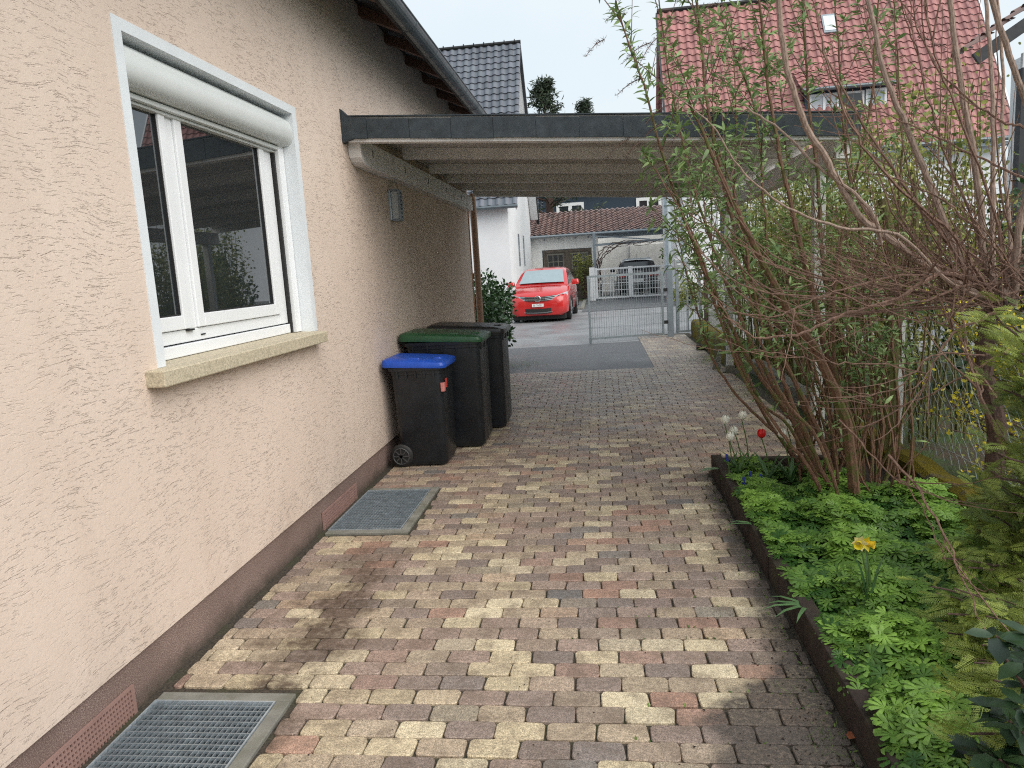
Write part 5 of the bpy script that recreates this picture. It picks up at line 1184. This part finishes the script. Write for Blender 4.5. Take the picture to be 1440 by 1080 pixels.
# brown stray leaf
p = Gd(1194, 1042); lc = LC(); lc.add(p+[0, 0, .006], np.array([.6, .8, .1]), np.array([0, 0, 1.]), .05, .07, .8); M['l_orange'] = pm('orange_leaf', (.30, .085, .03), .7); T_ = lc.build('dead_leaf', 'l_orange', OVAL); tag(T_, 'single orange brown dead leaf on the paving at the bed edge', 'leaf')
# weeds
def weed(px, py, n, L, label, mt='l_grass', sp=.12):
    p = Gd(px, py); lc = LC()
    for k in range(n):
        a = random.uniform(0, 6.28); q = p+np.array([random.gauss(0, sp), random.gauss(0, sp), .0]); lc.add(q, np.array([math.cos(a), math.sin(a), random.uniform(.3, 2)]), rng.normal(0, .3, 3)+[0, 0, 1], L*random.uniform(.5, 1.2), L*random.uniform(.3, .7), random.random())
    T_ = lc.build('weeds', mt, BLADE, None, 'stuff'); tag(T_, label, 'weeds')
weed(1000, 508, 260, .10, 'yellow green weeds growing on the paving by the mossy wall', sp=.22); weed(970, 482, 90, .07, 'thin weeds at the foot of the narrow gate leaf', sp=.18)
weed(1135, 1004-30, 40, .045, 'small weeds at the edging near the bottom of the view', sp=.05); weed(1168, 1030+10, 50, .05, 'weeds in the dark soil beside the orange dead leaf', sp=.05); weed(733, 515, 200, .09, 'mossy weeds on the kerb in front of the dark hedge', sp=.2)
weed(1050, 555, 120, .10, 'weeds at the paving edge beneath the brown canes', sp=.15)
# moss and weeds in the paving joints, soil crumbs washed off the bed
lc = LC()
for k in range(650):
    if random.random() < .6: x = 2.60-abs(random.gauss(0, .05)); y = random.uniform(1.3, 5.4)
    else: row_ = random.randint(2, 90); x = 2.55-abs(random.gauss(0, .45)); y = 1.10+row_*ph+random.uniform(-.002, .002)
    if x < .7: continue
    s_ = random.uniform(.006, .022); a = random.uniform(0, 6.28); lc.add((x, y, -.004), np.array([math.cos(a), math.sin(a), random.uniform(.2, 1.4)]), rng.normal(0, .3, 3)+[0, 0, 1], s_, s_*.9, random.random())
o = lc.build('joint_moss', 'l_grass', OVAL, None, 'stuff'); o['label'] = 'tiny moss and weed sprouts in the paving joints along the bed'; o['category'] = 'moss'
m_ = MB()
for k in range(900):
    if random.random() < .6: x = 2.6-abs(random.gauss(0, .14)); y = random.uniform(1.4, 3.2)
    else: x = random.uniform(.1, 2.6); y = random.uniform(1.3, 7)
    q = random.uniform(.0015, .0045); pts = [(x+random.uniform(-q, q)*1.6, y+random.uniform(-q, q)*1.6, random.uniform(.000, q*1.4)) for _ in range(4)]; m_.add(pts, [(0, 1, 2), (0, 2, 3), (0, 3, 1), (1, 3, 2)])
o = m_.build('soil_crumbs', 'soil', kind='stuff'); o['label'] = 'soil crumbs and grit scattered over the paving'; o['category'] = 'grit'
# grass lawn beyond the fence
lc = LC()
for k in range(9000):
    x = random.uniform(4.15, 8.5); y = random.uniform(2.6, 12); a = random.uniform(0, 6.28); s_ = random.uniform(.07, .16); lc.add((x, y, -.03), np.array([math.cos(a), math.sin(a), random.uniform(.8, 2.5)]), rng.normal(0, .3, 3)+[0, 0, 1], s_, s_*.6, random.random())
o = lc.build('lawn_grass', 'l_grass', BLADE, None, 'stuff'); o['label'] = 'rough green grass behind the chain link fence'; o['category'] = 'grass'
# forsythia blossoms
T_ = thing('forsythia', 'forsythia twigs with yellow blossom behind the fence', 'shrub', (5.2, 4.9, 0)); m_ = MB(); lc = LC(); lb = LC()
for k in range(64):
    px, py = random.gauss(1362, 28), random.gauss(428, 32) if k % 3 else random.gauss(560, 60); tip = F(px, py, random.uniform(4.6, 5.4)); b0 = np.array([5.2+random.uniform(-.3, .3), 4.9, 0]); ph_ = branch(m_, [b0, (b0+tip)/2+rng.normal(0, .05, 3), tip], .009, .003, 5, 6, .006)
    for q in ph_[len(ph_)//2:]:
        for _ in range(7): s_ = random.uniform(.02, .045); (lc if random.random() < .5 else lb).add(np.array(q)+rng.normal(0, .03, 3), rdir(1)[0], nrm(1, .2)[0], s_, s_*1.2, random.random())
m_.build('stem', 'bark_dark', T_); lc.build('blossom', 'pet_yellow', OVAL, T_); lb.build('foliage', 'l_privet', OVAL, T_)
# dark evergreen mass behind the fence at the right
def bushmass(name, label, c, r, n, leafmat, size, tpl=OVAL, cat='shrub', stem='bark_dark', gaps=.35):
    T_ = thing(name, label, cat, (c[0], c[1], 0)); lc = LC(); m_ = MB()
    for k in range(9):
        a = random.uniform(0, 6.28); branch(m_, [(c[0], c[1], -.02), (c[0]+.3*r[0]*math.cos(a), c[1]+.3*r[1]*math.sin(a), c[2]*.6), (c[0]+.75*r[0]*math.cos(a), c[1]+.75*r[1]*math.sin(a), c[2]+.4*r[2]*random.uniform(-.5, 1))], .03, .008, 6, 4, .01)
    K = 45; cl = rdir(K, 0)*np.array(r)*rng.uniform(.45, 1., (K, 1))+np.array(c)
    for k in range(n):
        q = cl[random.randrange(K)]; v = rng.normal(0, 1, 3); v /= np.linalg.norm(v); p = q+v*np.array(r)*random.uniform(.1, .38); p[2] = max(p[2], .03); d = v+rng.normal(0, .6, 3); s_ = size*random.uniform(.6, 1.2); lc.add(p, d/np.linalg.norm(d), nrm(1, .7)[0], s_, s_*1.1, min(1, max(0, random.betavariate(2, 3)+.2*(p[2]-c[2])/r[2])))
    m_.build('stem', stem, T_); lc.build('foliage', leafmat, tpl, T_); return T_
bushmass('laurel_hedge', 'dark green glossy hedge at the house corner in front of the red car', (-.12, 12.75, .78), (.42, 1.25, .80), 5200, 'l_hedge', .085, cat='hedge')
bushmass('dark_shrub', 'dark evergreen shrub behind the bare shrub and the fence', (6.4, 8.2, 1.1), (1.2, 1.6, 1.15), 5000, 'l_hedge', .10)
bushmass('garden_shrub', 'brownish green shrub in front of the porch house', (8.2, 10.5, 1.1), (1.4, 1.2, 1.1), 3500, 'l_privet', .09)
bushmass('door_shrub', 'sparse climbing shrub in front of the wooden garage doors', (1.15, 35.5, 1.35), (.55, .3, 1.0), 1500, 'l_privet', .09)
bushmass('bay_shrub', 'green shrub at the right side of the open garage bay', (5.6, 35.6, 1.4), (.7, .5, 1.2), 1500, 'l_bud', .14)
bushmass('wall_shrub', 'pale dry shrub in front of the white house wall behind the narrow gate', (5.1, 27.0, .35), (.7, .4, .5), 900, 'l_privet', .12)
# far trees
def fartree(name, label, x, y, h, r, n):
    T_ = thing(name, label, 'tree', (x, y, 0)); m_ = MB(); branch(m_, [(x, y, 0), (x, y, h*.6), (x, y, h)], .35, .04, 8, 4); lc = LC()
    for k in range(130):
        t_ = 1-.8*random.random()**1.7; a = random.uniform(0, 6.28); L = r*(1.12-t_)*random.uniform(.7, 1.15); b0 = np.array([x, y, h*t_]); e_ = b0+np.array([math.cos(a)*L, math.sin(a)*L, L*.35]); branch(m_, [b0, (b0+e_)/2, e_], .05, .015, 4, 2)
        for j in range(n//100): q = b0+(e_-b0)*random.uniform(.25, 1.05)+rng.normal(0, .16, 3); s_ = random.uniform(.2, .45); lc.add(q, rdir(1, -.1)[0], nrm(1)[0], s_, s_*.9, random.random())
    m_.build('trunk', 'bark_dark', T_); lc.build('crown', 'l_far', SPRAY if n < 500 else LANCE, T_)
fartree('tall_conifer', 'grey green conifer top right of the grey tiled roof', -1.1, 48, 12.7, 4.2, 4800); fartree('far_conifer', 'small dark conifer top just above the carport roof', 1.2, 62, 14.3, 3.4, 3000)
bushmass('round_shrub', 'dark rounded evergreen beyond the carport behind the leafy shrubs', (5.4, 13.6, 1.2), (.8, .9, 1.2), 3500, 'l_hedge', .10)
# reflected neighbours on the right behind the camera (garden boundary)
bushmass('yew_bush', 'dark rounded yew beyond the fence beside the camera', (5.4, 1.6, 1.2), (.8, 1.2, 1.3), 3500, 'l_hedge', .09)

# ================================================================== WORLD, SUN, CAMERA
W_ = bpy.data.worlds.new('World'); sc.world = W_; W_.use_nodes = True; t = W_.node_tree; t.nodes.clear()
el, az = 44, 126      # azimuth measured from +y towards +x
sky = t.nodes.new('ShaderNodeTexSky'); sky.sky_type = 'NISHITA'; sky.sun_disc = False; sky.sun_elevation = R(el); sky.sun_rotation = R(az); sky.dust_density = 6; sky.ozone_density = .6; sky.air_density = 1.2
bg = t.nodes.new('ShaderNodeBackground'); bg.inputs[1].default_value = .09
mx = t.nodes.new('ShaderNodeMix'); mx.data_type = 'RGBA'; mx.inputs[0].default_value = .80; mx.inputs[7].default_value = (5.1, 5.75, 6.0, 1)
tc = t.nodes.new('ShaderNodeTexCoord'); nz = t.nodes.new('ShaderNodeTexNoise'); nz.inputs['Scale'].default_value = 1.6; nz.inputs['Detail'].default_value = 5; t.links.new(tc.outputs['Generated'], nz.inputs[0])
rp = t.nodes.new('ShaderNodeValToRGB'); rp.color_ramp.elements[0].position = .3; rp.color_ramp.elements[0].color = (4.7, 5.5, 6.1, 1); rp.color_ramp.elements[1].position = .7; rp.color_ramp.elements[1].color = (5.8, 6.2, 6.3, 1); t.links.new(nz.outputs[0], rp.inputs[0]); t.links.new(rp.outputs[0], mx.inputs[7])
ow = t.nodes.new('ShaderNodeOutputWorld'); t.links.new(sky.outputs[0], mx.inputs[6]); t.links.new(mx.outputs[2], bg.inputs[0]); t.links.new(bg.outputs[0], ow.inputs[0])
sl3 = bpy.data.lights.new('sun', 'SUN'); sl3.energy = 1.45; sl3.angle = R(65); sl3.color = (1, .97, .93); so3 = bpy.data.objects.new('sun', sl3); COL.objects.link(so3)
dvec = Vector((math.sin(R(az))*math.cos(R(el)), math.cos(R(az))*math.cos(R(el)), math.sin(R(el)))); so3.rotation_euler = (-dvec).to_track_quat('-Z', 'Y').to_euler()
so3.location = (0, 0, 30)
cd = bpy.data.cameras.new('camera'); co = bpy.data.objects.new('camera', cd); COL.objects.link(co); cd.sensor_width = 36; cd.lens = f_/1440*36; cd.clip_end = 500; cd.clip_start = .02
mw = Matrix([[*RM[0], CAM[0]], [*RM[1], CAM[1]], [*RM[2], CAM[2]], [0, 0, 0, 1]]); co.matrix_world = mw; sc.camera = co
sc.view_settings.view_transform = 'Standard'; sc.view_settings.look = 'None'; sc.view_settings.gamma = 1; sc.view_settings.exposure = .95
sc.cycles.use_denoising = False; sc.cycles.pixel_filter_type = 'BLACKMAN_HARRIS'; sc.cycles.filter_width = 1.15; sc.cycles.max_bounces = 6; sc.cycles.diffuse_bounces = 3; sc.cycles.glossy_bounces = 3; sc.cycles.transmission_bounces = 3; sc.cycles.transparent_max_bounces = 6
